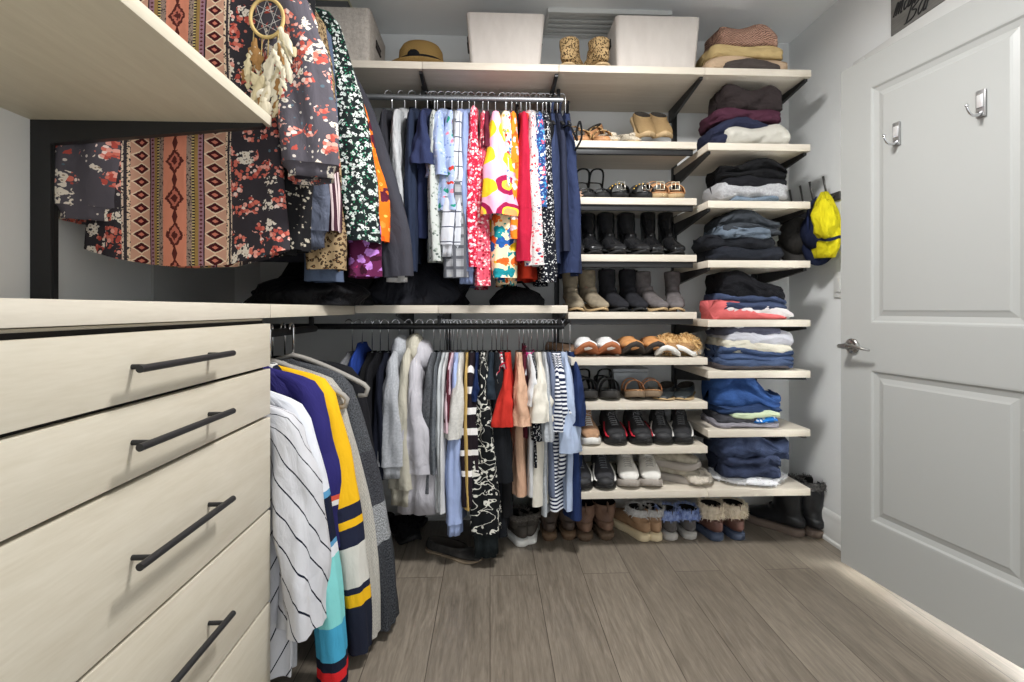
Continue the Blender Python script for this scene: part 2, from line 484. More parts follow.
h.build('door_handle', NICKEL, door)

def coat_hook(px, py, label):
    cx, cz = door_px(px, py)
    u = Vector((cos(DANG), sin(DANG), 0))
    t = thing('coat_hook', label, 'hook', Vector((HX, HY, DZ0)) + u * cx + Vector((0, 0, cz)), DANG, 'chrome coat hooks on the door')
    m = MB().box((-.014, -.003, -.035), (.014, .003, .05), .0025); m.build('back_plate', plain((176, 176, 176), .3, .8, name='brushed chrome'), t, 'auto')
    MB().box((-.009, .003, -.005), (.009, .007, .035), .002).build('face_plate', plain((240, 240, 240), .32, .6, name='bright chrome'), t, 'auto')
    m = MB().tube([(0, .001, -.022), (0, .014, -.03), (0, .03, -.032), (0, .044, -.026), (0, .052, -.012), (0, .054, -.004)], [.008, .006, .0042, .0038, .0036, .0036], 10)
    m.ellipsoid((0, .054, -.003), (.006, .006, .006), 10, 6); m.build('hook', CHROME, t)
coat_hook(896.5, 136, 'chrome coat hook on the white door, nearer the handle side')
coat_hook(981, 106, 'chrome coat hook on the white door, nearer its hinge side')

# ------------------------------------------------------------------ drawers, counter, shelves over it
FX = -.575
cab = thing('drawer_cabinet', 'pale maple drawer cabinet with long black bar handles', 'cabinet', (FX, .545, 0))
GAP_SHADE = plain((26, 24, 22), .9, name='painted gap shade')
CW = .80
MB().box((-.585, 0, 0), (-.02, CW, 1.055), .001).build('body', [MW_D, GAP_SHADE], cab, False)
MB().box((-.0195, .004, .02), (-.0185, CW - .004, 1.05), 0).build('gap_shade_sheet', GAP_SHADE, cab, False)  # near-black sheet paints the shade seen in the gaps between drawer fronts
for z0, z1 in ((.05, .313), (.321, .554), (.562, .798), (.806, .924), (.932, 1.042)):
    f = MB().box((-.018, .001, z0), (0, CW - .001, z1), .0012).build('drawer_front', MW_D, cab, 'auto')
    zc = (z0 + z1) / 2; m = MB()
    m.tube([(.033, .258, zc), (.033, .542, zc)], .0062, 14)
    for y in (.29, .51): m.tube([(0, y, zc), (.033, y, zc)], .0045, 10)
    m.build('bar_handle', BLACK, f, 'auto')
ct = MB().box((XL, -.4, 1.057), (FX, 1.345, 1.093), .0015).build('countertop', wood((214, 205, 187), (200, 190, 170), 1), smoothf='auto')
tag(ct, 'pale maple countertop running over the drawer cabinet', 'countertop')
cshelf = thing('corner_shelf', 'pale maple corner shelf continuing from the countertop over the jerseys', 'shelf', (FX, 1.347, 1.057))
MB().box((XL - FX, 0, 0), (0, .82, .036), .0015).build('board', MW_Y, cshelf, 'auto')
MB().box((-.55, .1, -.04), (-.53, .7, 0), .001).build('wall_cleat', BLACK, cshelf, 'auto')
ls = thing('wall_shelf', 'deep maple shelf high above the countertop', 'shelf', (FX, 1.353, 1.56))
MB().box((XL - FX, -1.7, 0), (0, 0, .027), .0015).build('board', wood((204, 195, 172), (192, 182, 158), 1), ls, 'auto')
m = MB(); a, b = XL - FX + .05, -.012
m.raw([(a, -.028, 0), (b, -.028, 0), (b, -.028, -.008), (a, -.028, -.06), (a, -.008, 0), (b, -.008, 0), (b, -.008, -.008), (a, -.008, -.06)],
      [(0, 1, 2, 3), (4, 7, 6, 5), (0, 4, 5, 1), (1, 5, 6, 2), (2, 6, 7, 3), (3, 7, 4, 0)]); m.build('bracket', BLACK, ls, False)
st = MB().box((XL, 1.326, 1.094), (XL + .05, 1.352, 2.45), .002).box((XL + .05, 1.333, 1.1), (XL + .053, 1.337, 2.44), 0).build('wall_standard', BLACK, smoothf='auto')
tag(st, 'black steel upright fixed on the side wall above the countertop', 'bracket rail')

# ------------------------------------------------------------------ back wall shelving
def bracket(parent, x, y1, y0, tall=.062, th=.014, name='bracket'):
    """tapered arm under a board, wall end y1 (tall) to front y0"""
    h = th / 2
    v = []
    for xx in (x - h, x + h): v += [(xx, y1, 0), (xx, y0, 0), (xx, y0, -.012), (xx, y1, -tall)]
    MB().raw(v, [(0, 1, 2, 3), (7, 6, 5, 4), (0, 4, 5, 1), (1, 5, 6, 2), (2, 6, 7, 3), (3, 7, 4, 0)]).build(name, BLACK, parent, False)
TH = .031
def shelf(x0, x1, ztop, label, y0=YF, brk=(), rail=False, group=None, name='wall_shelf', th=TH, y1=YB - .004):
    t = thing(name, label, 'shelf', (0, 0, ztop - th), 0, group)
    MB().box((x0, y0, 0), (x1, y1, th), .0015).build('board', MW_X, t, 'auto')
    for x in brk: bracket(t, x, y1 - .02, y0 + .02)
    if rail: MB().box((x0 + .01, y0 + .012, -.026), (x1 - .012, y0 + .03, 0), .002).build('front_rail', BLACK, t, 'auto')
    return t
ZT = onY(705, 67.5, YF)[1]
xs = [-1.12] + [onY(p, 65, YF)[0] for p in (422, 559, 705, 811.5)]
for i, l in enumerate(('top maple shelf board under the straw hat', 'top maple shelf board under the plain woven bin, middle of the wall',
                       'top maple shelf board under the overfilled woven bin', 'top maple shelf board under the tweed sweater stack')):
    bk = [xs[i + 1] - .008] if i < 3 else [xs[4] - .012]
    shelf(xs[i] + .0008, xs[i + 1] - .0008, ZT, l, brk=bk)
ZR = [onY(760, py, YF)[1] for py in (143.4, 201, 260.4, 319.8, 371, 430)]
XA, XB = .957, onY(810.5, 300, YF)[0]
for z, l in zip(ZR, ('maple shelf holding the charcoal, plum, navy and white sweaters', 'maple shelf holding two black tops over a grey sweatshirt',
                     'maple shelf holding light and black denim beside the dark cap', 'maple shelf with coral and white folded tops at the bottom of its stack',
                     'maple shelf with grey and cream tops over blue jeans', 'maple shelf with bright blue jeans over a pale green top')):
    shelf(XA, XB, z, l, brk=(XA + .012, XB - .012))
ZM = [onY(633, py, 2.25)[1] for py in (141, 197.5, 254.5, 312)] + [onY(640, py, YF)[1] for py in (358, 402.5, 447)]
for i, (z, l) in enumerate(zip(ZM, ('maple shoe shelf under the espadrilles and snake print flats', 'maple shoe shelf under the buckled tan sandals',
        'maple shoe shelf under the row of shiny black boots', 'maple shoe shelf under the taupe, black and grey suede boots', 'maple shoe shelf under the furry slipper',
        'maple shoe shelf under the black sandals and loafers', 'maple shoe shelf under the red and black sneakers'))):
    y0 = 2.25 if i < 4 else YF
    x1 = .94 if i < 4 else XA - .002
    shelf(.352, x1, z, l, y0=y0, brk=(.36,), rail=(i < 4))
ZB = onY(700, 490.3, YF)[1]
for x0, x1, l in ((.347, XA - .0008, 'lowest maple shelf under the white sneakers'), (XA + .0008, XB, 'lowest maple shelf under the fluffy white throw')):
    shelf(x0, x1, ZB, l, brk=(x1 - .012,))
ZH = 1.096
xj = onY(438, 309, YF)[0]
shelf(FX + .001, xj - .0008, ZH, 'maple shelf between the hanging rows, under the black bag', brk=(-.4,), th=.034)
shelf(xj + .0008, .337, ZH, 'maple shelf between the hanging rows, under the small black purse', brk=(xj + .01, .325), th=.034)
for x, l in ((-.4, 'black wall upright behind the grey hoodies'), (xj + .012, 'black wall upright behind the pale blue shirts'), (.345, 'black wall upright behind the navy dresses'),
             (XA + .006, 'black wall upright between the shoe shelves and the folded stacks'), (XB - .03, 'black wall upright behind the folded stacks, close to the corner')):
    s = MB().box((x - .012, YB - .022, .12), (x + .012, YB, 2.2), .002).build('wall_standard', BLACK, smoothf='auto'); tag(s, l, 'bracket rail')

# rods
YR, ZRU, ZRL = 2.33, 2.052, 1.0
def rod(p0, p1, mat, label, bx):
    t = thing('hanging_rod', label, 'rod', p0)
    d = Vector(p1) - Vector(p0)
    MB().tube([(0, 0, 0), tuple(d)], .0135, 16).build('tube', mat, t, 'auto')
    for k in bx:
        p = d * k
        MB().box((p.x - .008, p.y - .008, p.z + .008), (p.x + .008, p.y + .008, p.z + .05), .002).build('rod_hanger', BLACK, t, 'auto')
    return t
RODG = plain((150, 152, 155), .35, .7, name='grey rod')
rod((-1.1, YR, ZRU), (onY(563, 101, YR)[0], YR, ZRU), RODG, 'grey metal rod holding the upper row of blouses', (.55, .985))
rod((-1.1, YR, ZRL), (onY(564, 325, YR)[0], YR, ZRL), BLACK, 'black metal rod holding the lower row of shirts and hoodies', (.6, .985))
XRU, XRLo = -.82, -.72
rod((XRU, 1.37, 2.215), (XRU, 2.1, 2.215), RODG, 'grey metal rod along the side wall holding the floral tunics', (.05, .95))
rod((XRLo, 1.36, ZRL), (XRLo, 2.1, ZRL), BLACK, 'black metal rod under the corner shelf holding the jerseys', (.05, .95))

# ceiling vent, lamp
vx0, vx1 = .27, .86
v = thing('ceiling_vent', 'white slotted air vent on the ceiling between the woven bins', 'vent', (0, 0, ZC))
MB().box((vx0, 2.34, -.022), (vx1, 2.365, 0), .003).box((vx0, 2.545, -.012), (vx1, 2.56, 0), .003).box((vx0, 2.365, -.012), (vx0 + .015, 2.545, 0), .003).box((vx1 - .015, 2.365, -.012), (vx1, 2.545, 0), .003).build('frame', WHITE, v, 'auto')
for k in range(4):
    y = 2.385 + k * .04
    MB().box((vx0 + .015, y, -.012), (vx1 - .015, y + .022, -.004), .002).build('slat', WHITE, v, 'auto')
LX, LY = .38, 1.25
lamp = thing('ceiling_light', 'round flush ceiling lamp in the middle of the closet', 'lamp', (LX, LY, ZC))
MB().lathe([(.001, -.012), (.17, -.012), (.175, 0)], n=32).build('base', WHITE, lamp)
em = bpy.data.materials.new('lamp glass'); em.use_nodes = True
em.node_tree.nodes['Principled BSDF'].inputs['Emission Color'].default_value = (1, .96, .9, 1)
em.node_tree.nodes['Principled BSDF'].inputs['Emission Strength'].default_value = 3.0
MB().lathe([(.001, -.085), (.06, -.08), (.12, -.06), (.15, -.03), (.155, -.012)], n=32).build('diffuser', em, lamp)

# sign on the door casing
sg = thing('wooden_sign', 'grey weathered wooden sign with black handwriting above the door', 'sign', (XR - .012, 1.905, DZ + .0725))
MB().box((-.006, -.36, 0), (.009, 0, .2), .002).build('board', wood((120, 118, 112), (92, 90, 85), 1, .8), sg, 'auto')
def stroke(pts, ox, oz, sc):   # x to the viewer's reading direction is -Y
    return [(-.0075, -(ox + (px + .35 * pz) * sc), oz + pz * sc) for px, pz in pts]
G = {'m': [[(0, 0), (.1, 1), (.25, 1.1), (.3, 0)], [(.3, .1), (.45, 1), (.58, 1), (.6, 0)], [(.6, .1), (.75, 1), (.9, 1), (.9, 0), (1.05, .1)]],
     'a': [[(.6, .9), (.3, 1), (.05, .5), (.2, 0), (.5, .3), (.65, 1), (.6, .1), (.8, .1)]],
     'n': [[(0, 0), (.1, 1)], [(.05, .4), (.3, 1), (.5, .9), (.5, 0), (.7, .15)]],
     'B': [[(0, 0), (.2, 1.4)], [(-.1, 1.3), (.5, 1.6), (.85, 1.2), (.3, .8), (.85, .55), (.65, .08), (-.2, -.05)]],
     'r': [[(0, 0), (.1, 1), (.3, .8), (.55, 1.0)]]}
m = MB()
def word(s, ox, oz, sc, adv):
    for ch in s:
        for stk in G[ch]: m.tube(stroke(spline(stk, 4), ox, oz, sc), .0026, 6)
        ox += adv[ch] * sc
ADV = {'m': 1.15, 'a': .85, 'n': .8, 'B': 1.05, 'r': .7}
word('man', .015, .066, .038, ADV); word('Bar', .075, .012, .044, ADV)
m.build('handwriting', plain((28, 28, 28), .8, name='black ink'), sg)

# light switch half hidden by the door
sw_ = thing('light_switch', 'white light switch plate on the side wall behind the door edge', 'switch', (XR, 2.215, 1.19))
MB().box((-.007, -.036, -.058), (0, .036, .058), .003).build('plate', WHITE, sw_, 'auto'); MB().box((-.012, -.016, -.033), (-.006, .016, .033), .002).build('rocker', WHITE, sw_, 'auto')
# hook rack on the side wall
HKP = [onX(p, q, XR) for p, q in ((837, 197), (823, 200), (813, 203), (802, 206), (794, 208))]
rk = thing('hook_rack', 'black five-hook rail on the side wall carrying the caps', 'hook rail', (XR, 0, 0))
ZHK = sum(z for _, z in HKP) / 5
MB().box((-.012, HKP[0][0] - .03, ZHK - .025), (0, min(YB - .01, HKP[-1][0] + .03), ZHK + .012), .002).build('back_rail', plain((70, 68, 66), .5, .3, name='grey steel'), rk, 'auto')
HKM = plain((96, 94, 92), .35, .8, name='dark steel')
for y, z in HKP:
    MB().tube([(-.008, y, ZHK), (-.03, y, ZHK - .012), (-.05, y, ZHK + .002), (-.055, y, ZHK + .03), (-.066, y, ZHK + .085)], [.006, .006, .006, .006, .007], 8, flat=.6).build('hook', HKM, rk)

# ------------------------------------------------------------------ light
def area(name, loc, size, power, rot=(0, 0, 0), col=(1, 1, 1), sy=None):
    l = bpy.data.lights.new(name, 'AREA'); l.energy = power; l.color = col
    l.shape = 'RECTANGLE' if sy else 'DISK'; l.size = size
    if sy: l.size_y = sy
    o = bpy.data.objects.new(name, l); o.location = loc; o.rotation_euler = rot; COL.objects.link(o); return o
area('ceiling_lamp_light', (LX, LY, ZC - .09), .34, 45, col=(1, .995, .985))
area('hallway_window_light', (2.78, 1.65, .75), 1.0, 170, (0, -PI / 2, 0), (1, 1, 1), 1.3)
wd = bpy.data.worlds.new('World'); bpy.context.scene.world = wd; wd.use_nodes = True
bg = wd.node_tree.nodes['Background']; bg.inputs[0].default_value = (.93, .97, 1.0, 1); bg.inputs[1].default_value = 1.6
vs = bpy.context.scene.view_settings
bpy.context.scene.display_settings.display_device = 'sRGB'
vs.view_transform = 'Standard'; vs.look = 'None'; vs.exposure = 0.0; vs.gamma = 1.0; vs.use_curve_mapping = False
# ------------------------------------------------------------------ hangers
HOOK_ME = {}
def hanger(name, label, loc, rotz, matbar, sw=.2, hook_top=.08, group=None, wire=.0028, arm=.007, droop=.085, curl=False, hookmat=None):
    """hook over a rod at +hook_top, shoulders centred on the origin"""
    t = thing(name, label, 'hanger', loc, rotz, group)
    key = (round(sw, 3), round(hook_top, 3), wire, arm, droop, curl)
    if key not in HOOK_ME:
        m = MB(); p = [(0, 0, -.01), (0, 0, hook_top - .02)]
        for k in range(11):
            a = -PI * .05 + PI * 1.12 * k / 10
            p.append((0, -.0165 + .0165 * cos(a) * 1.0, hook_top + .0165 * sin(a)))
        hk = m.tube(p, wire, 8).build('hook', hookmat or CHROME, t)
        pts = [(x * sw, 0, -.005 - droop * abs(x) ** 1.25) for x in [i / 8.0 - 1 for i in range(17)]]
        if curl: pts = [(-sw - .005, 0, -droop - .03)] + pts + [(sw + .012, 0, -droop - .018), (sw + .006, 0, -droop - .04), (sw - .018, 0, -droop - .042)]
        bar = MB().tube(pts, arm, 8, flat=.7).build('shoulder_bar', matbar, t)
        HOOK_ME[key] = (hk.data, bar.data)
    else:
        a, b = HOOK_ME[key]
        for nm, me, mt in (('hook', a, None), ('shoulder_bar', b, None)):
            o = bpy.data.objects.new(nm, me); COL.objects.link(o); o.parent = t
    return t

# ------------------------------------------------------------------ garments
def garment(name, label, cat, loc, rotz, mat, smat=None, group=None, sw=.21, L=.7, bw=None, hw=None, th=.03, th0=.02, fold=.012,
            sl=None, sr=.045, sr2=None, sy=0.0, so=.03, sides=(1, -1), rn=None, cuff=None, cufflen=.05, collar=None, cmat=None, hood=None,
            straps=None, seed=0, sway=0.0, hemmat=None, hemlen=.0, nfold=3.0, curve=0.0, placket=None, pat_off=0.0, shoulder=.085, elbow=0.0, wr=1.0, sol=9.0, tipw=.52, sl2=None):
    rnd = random.Random(seed * 7 + 13)
    bw = bw or sw * .93; hw = hw or bw * 1.05
    t = thing(name, label, cat, loc, rotz, group)
    n, m = 44, 26
    ph = [rnd.uniform(0, 6.28) for _ in range(5)]
    def off(x, s):
        a = fold * smooth((s - .08) / .6)
        return a * (sin(nfold * x / bw * 2.2 + ph[0] + 1.2 * s) + .5 * sin(nfold * 2.3 * x / bw * 2 + ph[1] - 1.7 * s)) + sway * s
    def body_rings(z0, z1, k, grow=1.0):
        rings = []
        for i in range(k + 1):
            z = lerp(z0, z1, i / k); s = z / L
            if straps: wtab = [(0, .07), (.1, bw * .7), (.25, bw * .98), (1, hw)]
            else: wtab = [(0, .062), (shoulder * 1.05 / L, sw), (shoulder * 1.9 / L, sw * .99), (.34, bw), (1, hw)]
            if not straps and s < shoulder * 1.05 / L: w = lerp(.062, sw, (s / (shoulder * 1.05 / L)) ** .85)
            else: w = interp(wtab, s)
            tk = interp([(0, th0 * .9), (.12, th0), (.35, lerp(th0, th, .7)), (1, th)], s) * grow
            w *= grow; ring = []
            for j in range(n):
                a = 2 * PI * j / n; c_, s_ = cos(a), sin(a)
                x = w * math.copysign(abs(c_) ** .75, c_)
                y = tk * math.copysign(abs(s_) ** .8, s_)
                e = nz(x * 9 + seed, y * 9, z * 7 + seed * 1.7) * .006 * wr * smooth(s * 4)
                zz = -z - (curve * (1 - (x / (w + 1e-6)) ** 2) * smooth((s - .5) * 2) if curve else 0)
                ring.append((x + e, y + off(x, s) + e, zz))
            rings.append(ring)
        return rings
    z00 = .0
    rings = body_rings(z00, L, m)
    ob = MB().loft(rings).build('body', mat, t)
    if hemlen: MB().loft(body_rings(L - .004, L + hemlen, 4, 1.02)).build('hem_band', hemmat or mat, t)
    if straps:
        for sx in (-1, 1):
            MB().tube([(sx * .07, 0, -.02), (sx * .085, 0, .03), (sx * .09, .004, straps * .7), (sx * .05, .006, straps)], .006, 6, flat=.4).build('strap', smat or mat, t)
    if sl:
        sr2 = sr2 or sr * 1.1; rn_ = rn or .045
        for sx in sides:
            ns = 20; rings = []; pts = []
            z_end = -(sl2 if (sl2 and sx < 0) else sl)
            for i in range(ns + 1):
                q = i / ns
                if q < .28:
                    k = q / .28; x = lerp(.05, sw, k); z = -.012 - (shoulder - .012) * k ** 1.15
                    y = 0
                else:
                    k = (q - .28) / .72; x = sw + (so if sx > 0 else min(so, sol)) * (1 - (1 - k) ** 1.6) + elbow * sin(PI * k) ; z = lerp(-shoulder, z_end, k) ; y = sy * k ** 1.2 + .3 * off(sw, .5 * k)
                pts.append(Vector((sx * x, y, z)))
            for i, p in enumerate(pts):
                a = pts[max(0, i - 1)]; c = pts[min(ns, i + 1)]; tg = (c - a).normalized()
                Yv = Vector((0, 1, 0)); Nv = tg.cross(Yv).normalized(); q = i / ns
                ry = interp([(0, .008), (.14, sr * .3), (.3, sr * tipw), (.5, lerp(sr * tipw, sr, .6)), (.72, lerp(sr, sr2, .4)), (1, sr2)], q)
                rn2 = interp([(0, .012), (.28, rn_ * .75), (.5, rn_), (1, rn_ * .95)], q)
                ring = []
                for j in range(28):
                    b = 2 * PI * j / 28
                    e = 1 + wr * (.17 * sin(3 * b + ph[2] + 4 * q) * smooth((q - .25) * 2) + .10 * sin(7 * b + ph[4] + 3 * q) * smooth((q - .3) * 2) + .26 * nz(cos(b) * 1.6 + seed, sin(b) * 1.6, q * 7 + ph[3]) * smooth(q * 2.4))
                    ring.append(p + Yv * (ry * cos(b) * e) + Nv * (rn2 * sin(b) * e))
                rings.append(ring)
            slv = MB().loft(rings).build('sleeve', smat or mat, t)
            if cuff:
                c0 = rings[-1]; cc = sum(c0, Vector()) / 28; tg = (pts[-1] - pts[-2]).normalized()
                cr = []
                for k, (f, d) in enumerate(((.99, -.004), (.85, .006), (.78, cufflen * .5), (.8, cufflen), (.72, cufflen), (.7, cufflen * .6))):
                    cr.append([cc + (p - cc) * f + tg * d for p in c0])
                MB().loft(cr).build('cuff', cuff, slv)
    cm = cmat or mat
    if collar == 'shirt':
        rg = []
        for f, z, yy in ((1.0, -.03, 1.0), (1.02, .012, .95), (1.1, .02, 1.2), (1.35, -.015, 1.7), (1.5, -.035, 1.9)):
            rg.append([(.066 * f * cos(2 * PI * k / 20), .024 * yy * sin(2 * PI * k / 20), z - .012 * abs(cos(2 * PI * k / 20))) for k in range(20)])
        MB().loft(rg).build('collar', cm, t)
    elif collar == 'crew':
        rg = []
        for f, z in ((1.0, -.025), (1.12, -.012), (1.05, .008), (.92, .008), (.9, -.015)):
            rg.append([(.068 * f * cos(2 * PI * k / 20), .026 * f * sin(2 * PI * k / 20), z - .01 * abs(cos(2 * PI * k / 20))) for k in range(20)])
        MB().loft(rg).build('collar', cm, t)
    if hood:
        m_ = MB(); m_.ellipsoid((.03, hood * .022, -.035), (.105, .042, .075), 20, 12, .14, seed)
        m_.build('hood', mat, t)
    if placket:
        MB().tube([(x, th0 + .004 + off(x, z / L), -z) for x, z in [(0, .03 + L * .9 * k / 8) for k in range(9)]], .008, 6, flat=.3).build('placket', placket, t)
    return t

BLKV = plain((22, 22, 24), .8, name='black velvet')
CLEAR = plain((200, 205, 210), .25, .2, name='clear plastic')
GREYV = plain((150, 146, 140), .7, name='grey velvet')
RB = -PI / 2                              # side view: shoulder line runs from the wall to the room
YG = 2.115                                # where the front sleeves hang
SPX = .00425
def z_at(py): return CAM_H + (HOR - py) * (YG / 502.0)
def row_item(row, name, label, cat, px, w, mat, sb=None, bb=None, top=None, lean=0.0, smat=None, bth=None, **k):
    """one garment of the back rows; px/w: where and how wide its front sleeve is; sb/bb: sleeve and body ends"""
    zr = ZRU if row == 'u' else ZRL
    zn = (1.968 if row == 'u' else .885) if top is None else CAM_H + (HOR - top) * (YR / 502.5)
    x = onY(px, 309, YG)[0]
    rr_ = random.Random(int(px * 11) + int(w)); w *= 1.12; lean += rr_.uniform(-1, 1); ang = RB + math.radians(rr_.uniform(-2.5, 2.5)); k.setdefault('so', .02 + rr_.uniform(-.015, .01))
    L = zn - z_at(bb)
    hw_ = w / 2 * SPX
    kw = dict(sw=.195, L=L, th=(bth or w * .42) * SPX, th0=min(.02, max(.009, hw_ * .6)), fold=min(.014, hw_ * .35), seed=int(px * 3 + w))
    if sb is not None:
        kw.update(sl=zn - z_at(sb), sr=hw_, sr2=hw_ * 1.12, sy=lean * SPX, rn=.045)
    kw.update(k)
    g = garment(name, label, cat, (x, YR, zn), ang, mat, smat, **kw)
    if row == 'u':
        hanger('clothes_hanger', 'slim black hanger with a chrome hook on the grey upper rod', (x, YR, zn), ang, BLKV, .17, zr + .0148 - zn, 'hangers on the grey upper rod')
    else:
        hanger('clothes_hanger', 'clear hanger with a thin chrome hook on the black lower rod', (x, YR, zn), ang, CLEAR, .17, zr + .0148 - zn, 'hangers on the black lower rod', wire=.0022)
    return g

# colours
NAVY = (32, 40, 66); NAVY2 = (36, 45, 66); INK = (24, 27, 40); CHAR = (44, 44, 50); BLK = (20, 20, 22)
R = row_item
WHT = cloth((206, 206, 207)); 
# --- upper back row, from the corner to the shoe shelves
R('u', 'blouse', 'charcoal blouse half hidden behind the light grey shirt on the upper rod', 'blouse', 382, 10, cloth(CHAR), 180, 255)
R('u', 'long_sleeved_shirt', 'crinkled light grey shirt with a white cuff on the upper rod', 'shirt', 396, 15, cloth((188, 190, 192), bump=.8), 261, 266, lean=3, cuff=WHT, cufflen=.09, collar='shirt', wr=1.5)
R('u', 'long_sleeved_shirt', 'navy long-sleeved shirt next to the light grey one, upper rod', 'shirt', 408, 12, cloth(NAVY2), 272, 262, collar='shirt')
R('u', 'polo_shirt', 'navy polo shirt with a wide short sleeve on the upper rod', 'polo shirt', 421, 14, cloth((42, 50, 84)), 168, 238, sr2=.05, so=.03, collar='shirt', bth=9)
R('u', 'dress', 'narrow dark navy dress between the polo and the pale blue blouses', 'dress', 429, 9, cloth(NAVY), None, 236)
BLUE1 = floral((156, 172, 208), [(198, 206, 222), (120, 145, 200)], 80, .32, .6)
GRYF = floral((184, 188, 184), [(90, 100, 95), (150, 160, 150)], 70, .35, .7)
R('u', 'blouse', 'pale grey blouse with tiny dark sprigs, beside the navy dress', 'blouse', 432, 12, GRYF, 262, 250, lean=3)
R('u', 'blouse', 'pale blue floral blouse with rolled sleeve on the upper rod', 'blouse', 440, 17, BLUE1, 178, 225, collar='shirt', bth=7)
EMB = floral((158, 174, 210), [(200, 60, 50), (40, 140, 120), (230, 130, 150)], 34, .36, .45, small=[(158, 174, 210), (186, 196, 220), (112, 132, 180)])
R('u', 'blouse', 'pale blue blouse with red and green embroidery on the sleeve', 'blouse', 448, 18, EMB, 212, 248, lean=-1)
CHAM = cloth((134, 152, 196), bump=.6)
R('u', 'long_sleeved_shirt', 'plain light blue shirt with a long sleeve, beside the red floral blouse', 'shirt', 467, 13, CHAM, 272, 282, collar='shirt', cuff=CHAM, lean=3)
PLD = plaid((198, 201, 208), (52, 56, 76), .05, .07)
FLN = plaid((160, 162, 166), (90, 92, 98), .035, .3, (130, 132, 136), .5)
R('u', 'flannel_shirt', 'grey checked flannel shirt hanging lowest among the pale blue shirts', 'shirt', 455, 20, FLN, 278, 268, sr2=.052, lean=2, bth=8)
R('u', 'checked_shirt', 'white shirt with a dark windowpane check, among the blue shirts', 'shirt', 459, 16, PLD, 246, 252, lean=-6, cuff=PLD, collar='shirt', cmat=cloth((150, 165, 215)))
REDF = floral((196, 34, 62), [(245, 205, 212), (240, 150, 170), (250, 235, 235)], 80, .45, .8, small=[(120, 10, 40), (196, 34, 62), (235, 120, 140)])
PNKF = floral((214, 84, 104), [(248, 230, 226), (150, 20, 46), (240, 180, 185)], 95, .45, .85)
R('u', 'blouse', 'red and pink floral blouse beside the light blue shirts on the upper rod', 'blouse', 473, 14, REDF, 268, 274, top=113, lean=1, sr2=.03)
R('u', 'blouse', 'rose red blouse with pale speckles behind the petal print dress', 'blouse', 482, 11, PNKF, 286, 268, lean=-3)
R('u', 'cardigan', 'narrow maroon cardigan tucked behind the petal print dress', 'cardigan', 488, 8, cloth((92, 26, 44)), 150, 232)
TRO = floral((242, 222, 180), [(30, 140, 150), (240, 190, 40), (230, 100, 40), (40, 90, 160)], 24, .5, .9, small=[(250, 240, 220), (240, 140, 60), (60, 150, 140)])
R('u', 'blouse', 'tropical leaf blouse in teal, yellow and orange on the upper rod', 'blouse', 507, 18, TRO, 278, 284, lean=-3, sr2=.05)
R('u', 'dress', 'pink, yellow and maroon petal print dress with wide sleeve', 'dress', 496, 13, geo_print(), 218, 236, lean=2, sr=.05, sr2=.072, bth=10, seed=5, so=.06)
MULT = floral((208, 208, 206), [(40, 120, 170), (225, 60, 60), (240, 190, 60)], 50, .42, .8, small=[(208, 208, 206), (90, 160, 190)])
R('u', 'blouse', 'white blouse scattered with blue and red flowers, beside the petal dress', 'blouse', 508, 11, MULT, 196, 240)
ORG = floral((244, 128, 36), [(248, 196, 200), (235, 90, 30), (250, 225, 215)], 36, .46, .75)
R('u', 'blouse', 'orange and pink floral blouse between tropical and crimson tops', 'blouse', 514, 13, ORG, 240, 262, lean=2)
R('u', 'tank_top', 'black tank top squeezed between the orange and crimson tops', 'top', 519, 7, cloth(BLK), None, 200, straps=.03)
R('u', 'dress', 'plain crimson dress on the upper rod', 'dress', 524, 14, cloth((178, 22, 52)), 262, 258, lean=0)
R('u', 'blouse', 'vivid orange red blouse whose hem shows under the white floral one', 'blouse', 530, 9, cloth((226, 60, 34)), None, 278, bth=9)
WFL = floral((208, 204, 202), [(200, 40, 60), (60, 70, 110), (230, 120, 130)], 70, .36, .65, small=[(208, 204, 202), (208, 204, 202), (170, 80, 90)])
R('u', 'blouse', 'white blouse with small red and blue flowers on the upper rod', 'blouse', 534, 15, WFL, 266, 262, lean=3, collar='shirt')
BLF = floral((40, 66, 120), [(235, 240, 245), (60, 140, 190), (220, 90, 110)], 62, .42, .85, small=[(40, 66, 120), (120, 170, 210)])
R('u', 'blouse', 'bright blue and white floral blouse before the navy dresses', 'blouse', 542, 13, BLF, 208, 240)
DOT = floral((22, 24, 32), [(225, 225, 225)], 110, .33, .8)
R('u', 'blouse', 'black blouse with white sprigs, its hem lowest beside the navy dresses', 'blouse', 548, 12, DOT, 282, 276, lean=1)
R('u', 'camisole', 'black strappy camisole in front of the navy dresses', 'top', 552, 12, cloth(BLK), None, 200, straps=.05, smat=cloth(BLK))
R('u', 'dress', 'slate navy dress with straight folds, third from the rod end', 'dress', 557, 20, cloth((46, 56, 86), bump=.5), None, 262, th=.05, straps=.05, bth=12, fold=.018)
R('u', 'dress', 'charcoal navy dress, second from the rod end', 'dress', 564, 14, cloth((40, 44, 62)), None, 250, straps=.05)
R('u', 'dress', 'long indigo navy dress with black straps at the rod end', 'dress', 573, 20, cloth((42, 52, 84), bump=.6), None, 272, th=.05, smat=cloth(BLK), bth=12, straps=.06, fold=.02)
# loose strap loops at the rod end
x, z = onY(571, 128, 2.12)
t = MB().tube(spline([(x - .02, 2.2, z + .03), (x + .0, 2.14, z + .015), (x + .022, 2.1, z - .06), (x + .02, 2.1, z - .02), (x + .035, 2.1, z + .02), (x + .045, 2.12, z - .04), (x + .02, 2.14, z - .09)], 5), .0055, 6, flat=.5)
o = t.build('fabric_belt', cloth(BLK)); tag(o, 'black fabric belt looped over the end of the navy dresses', 'belt')

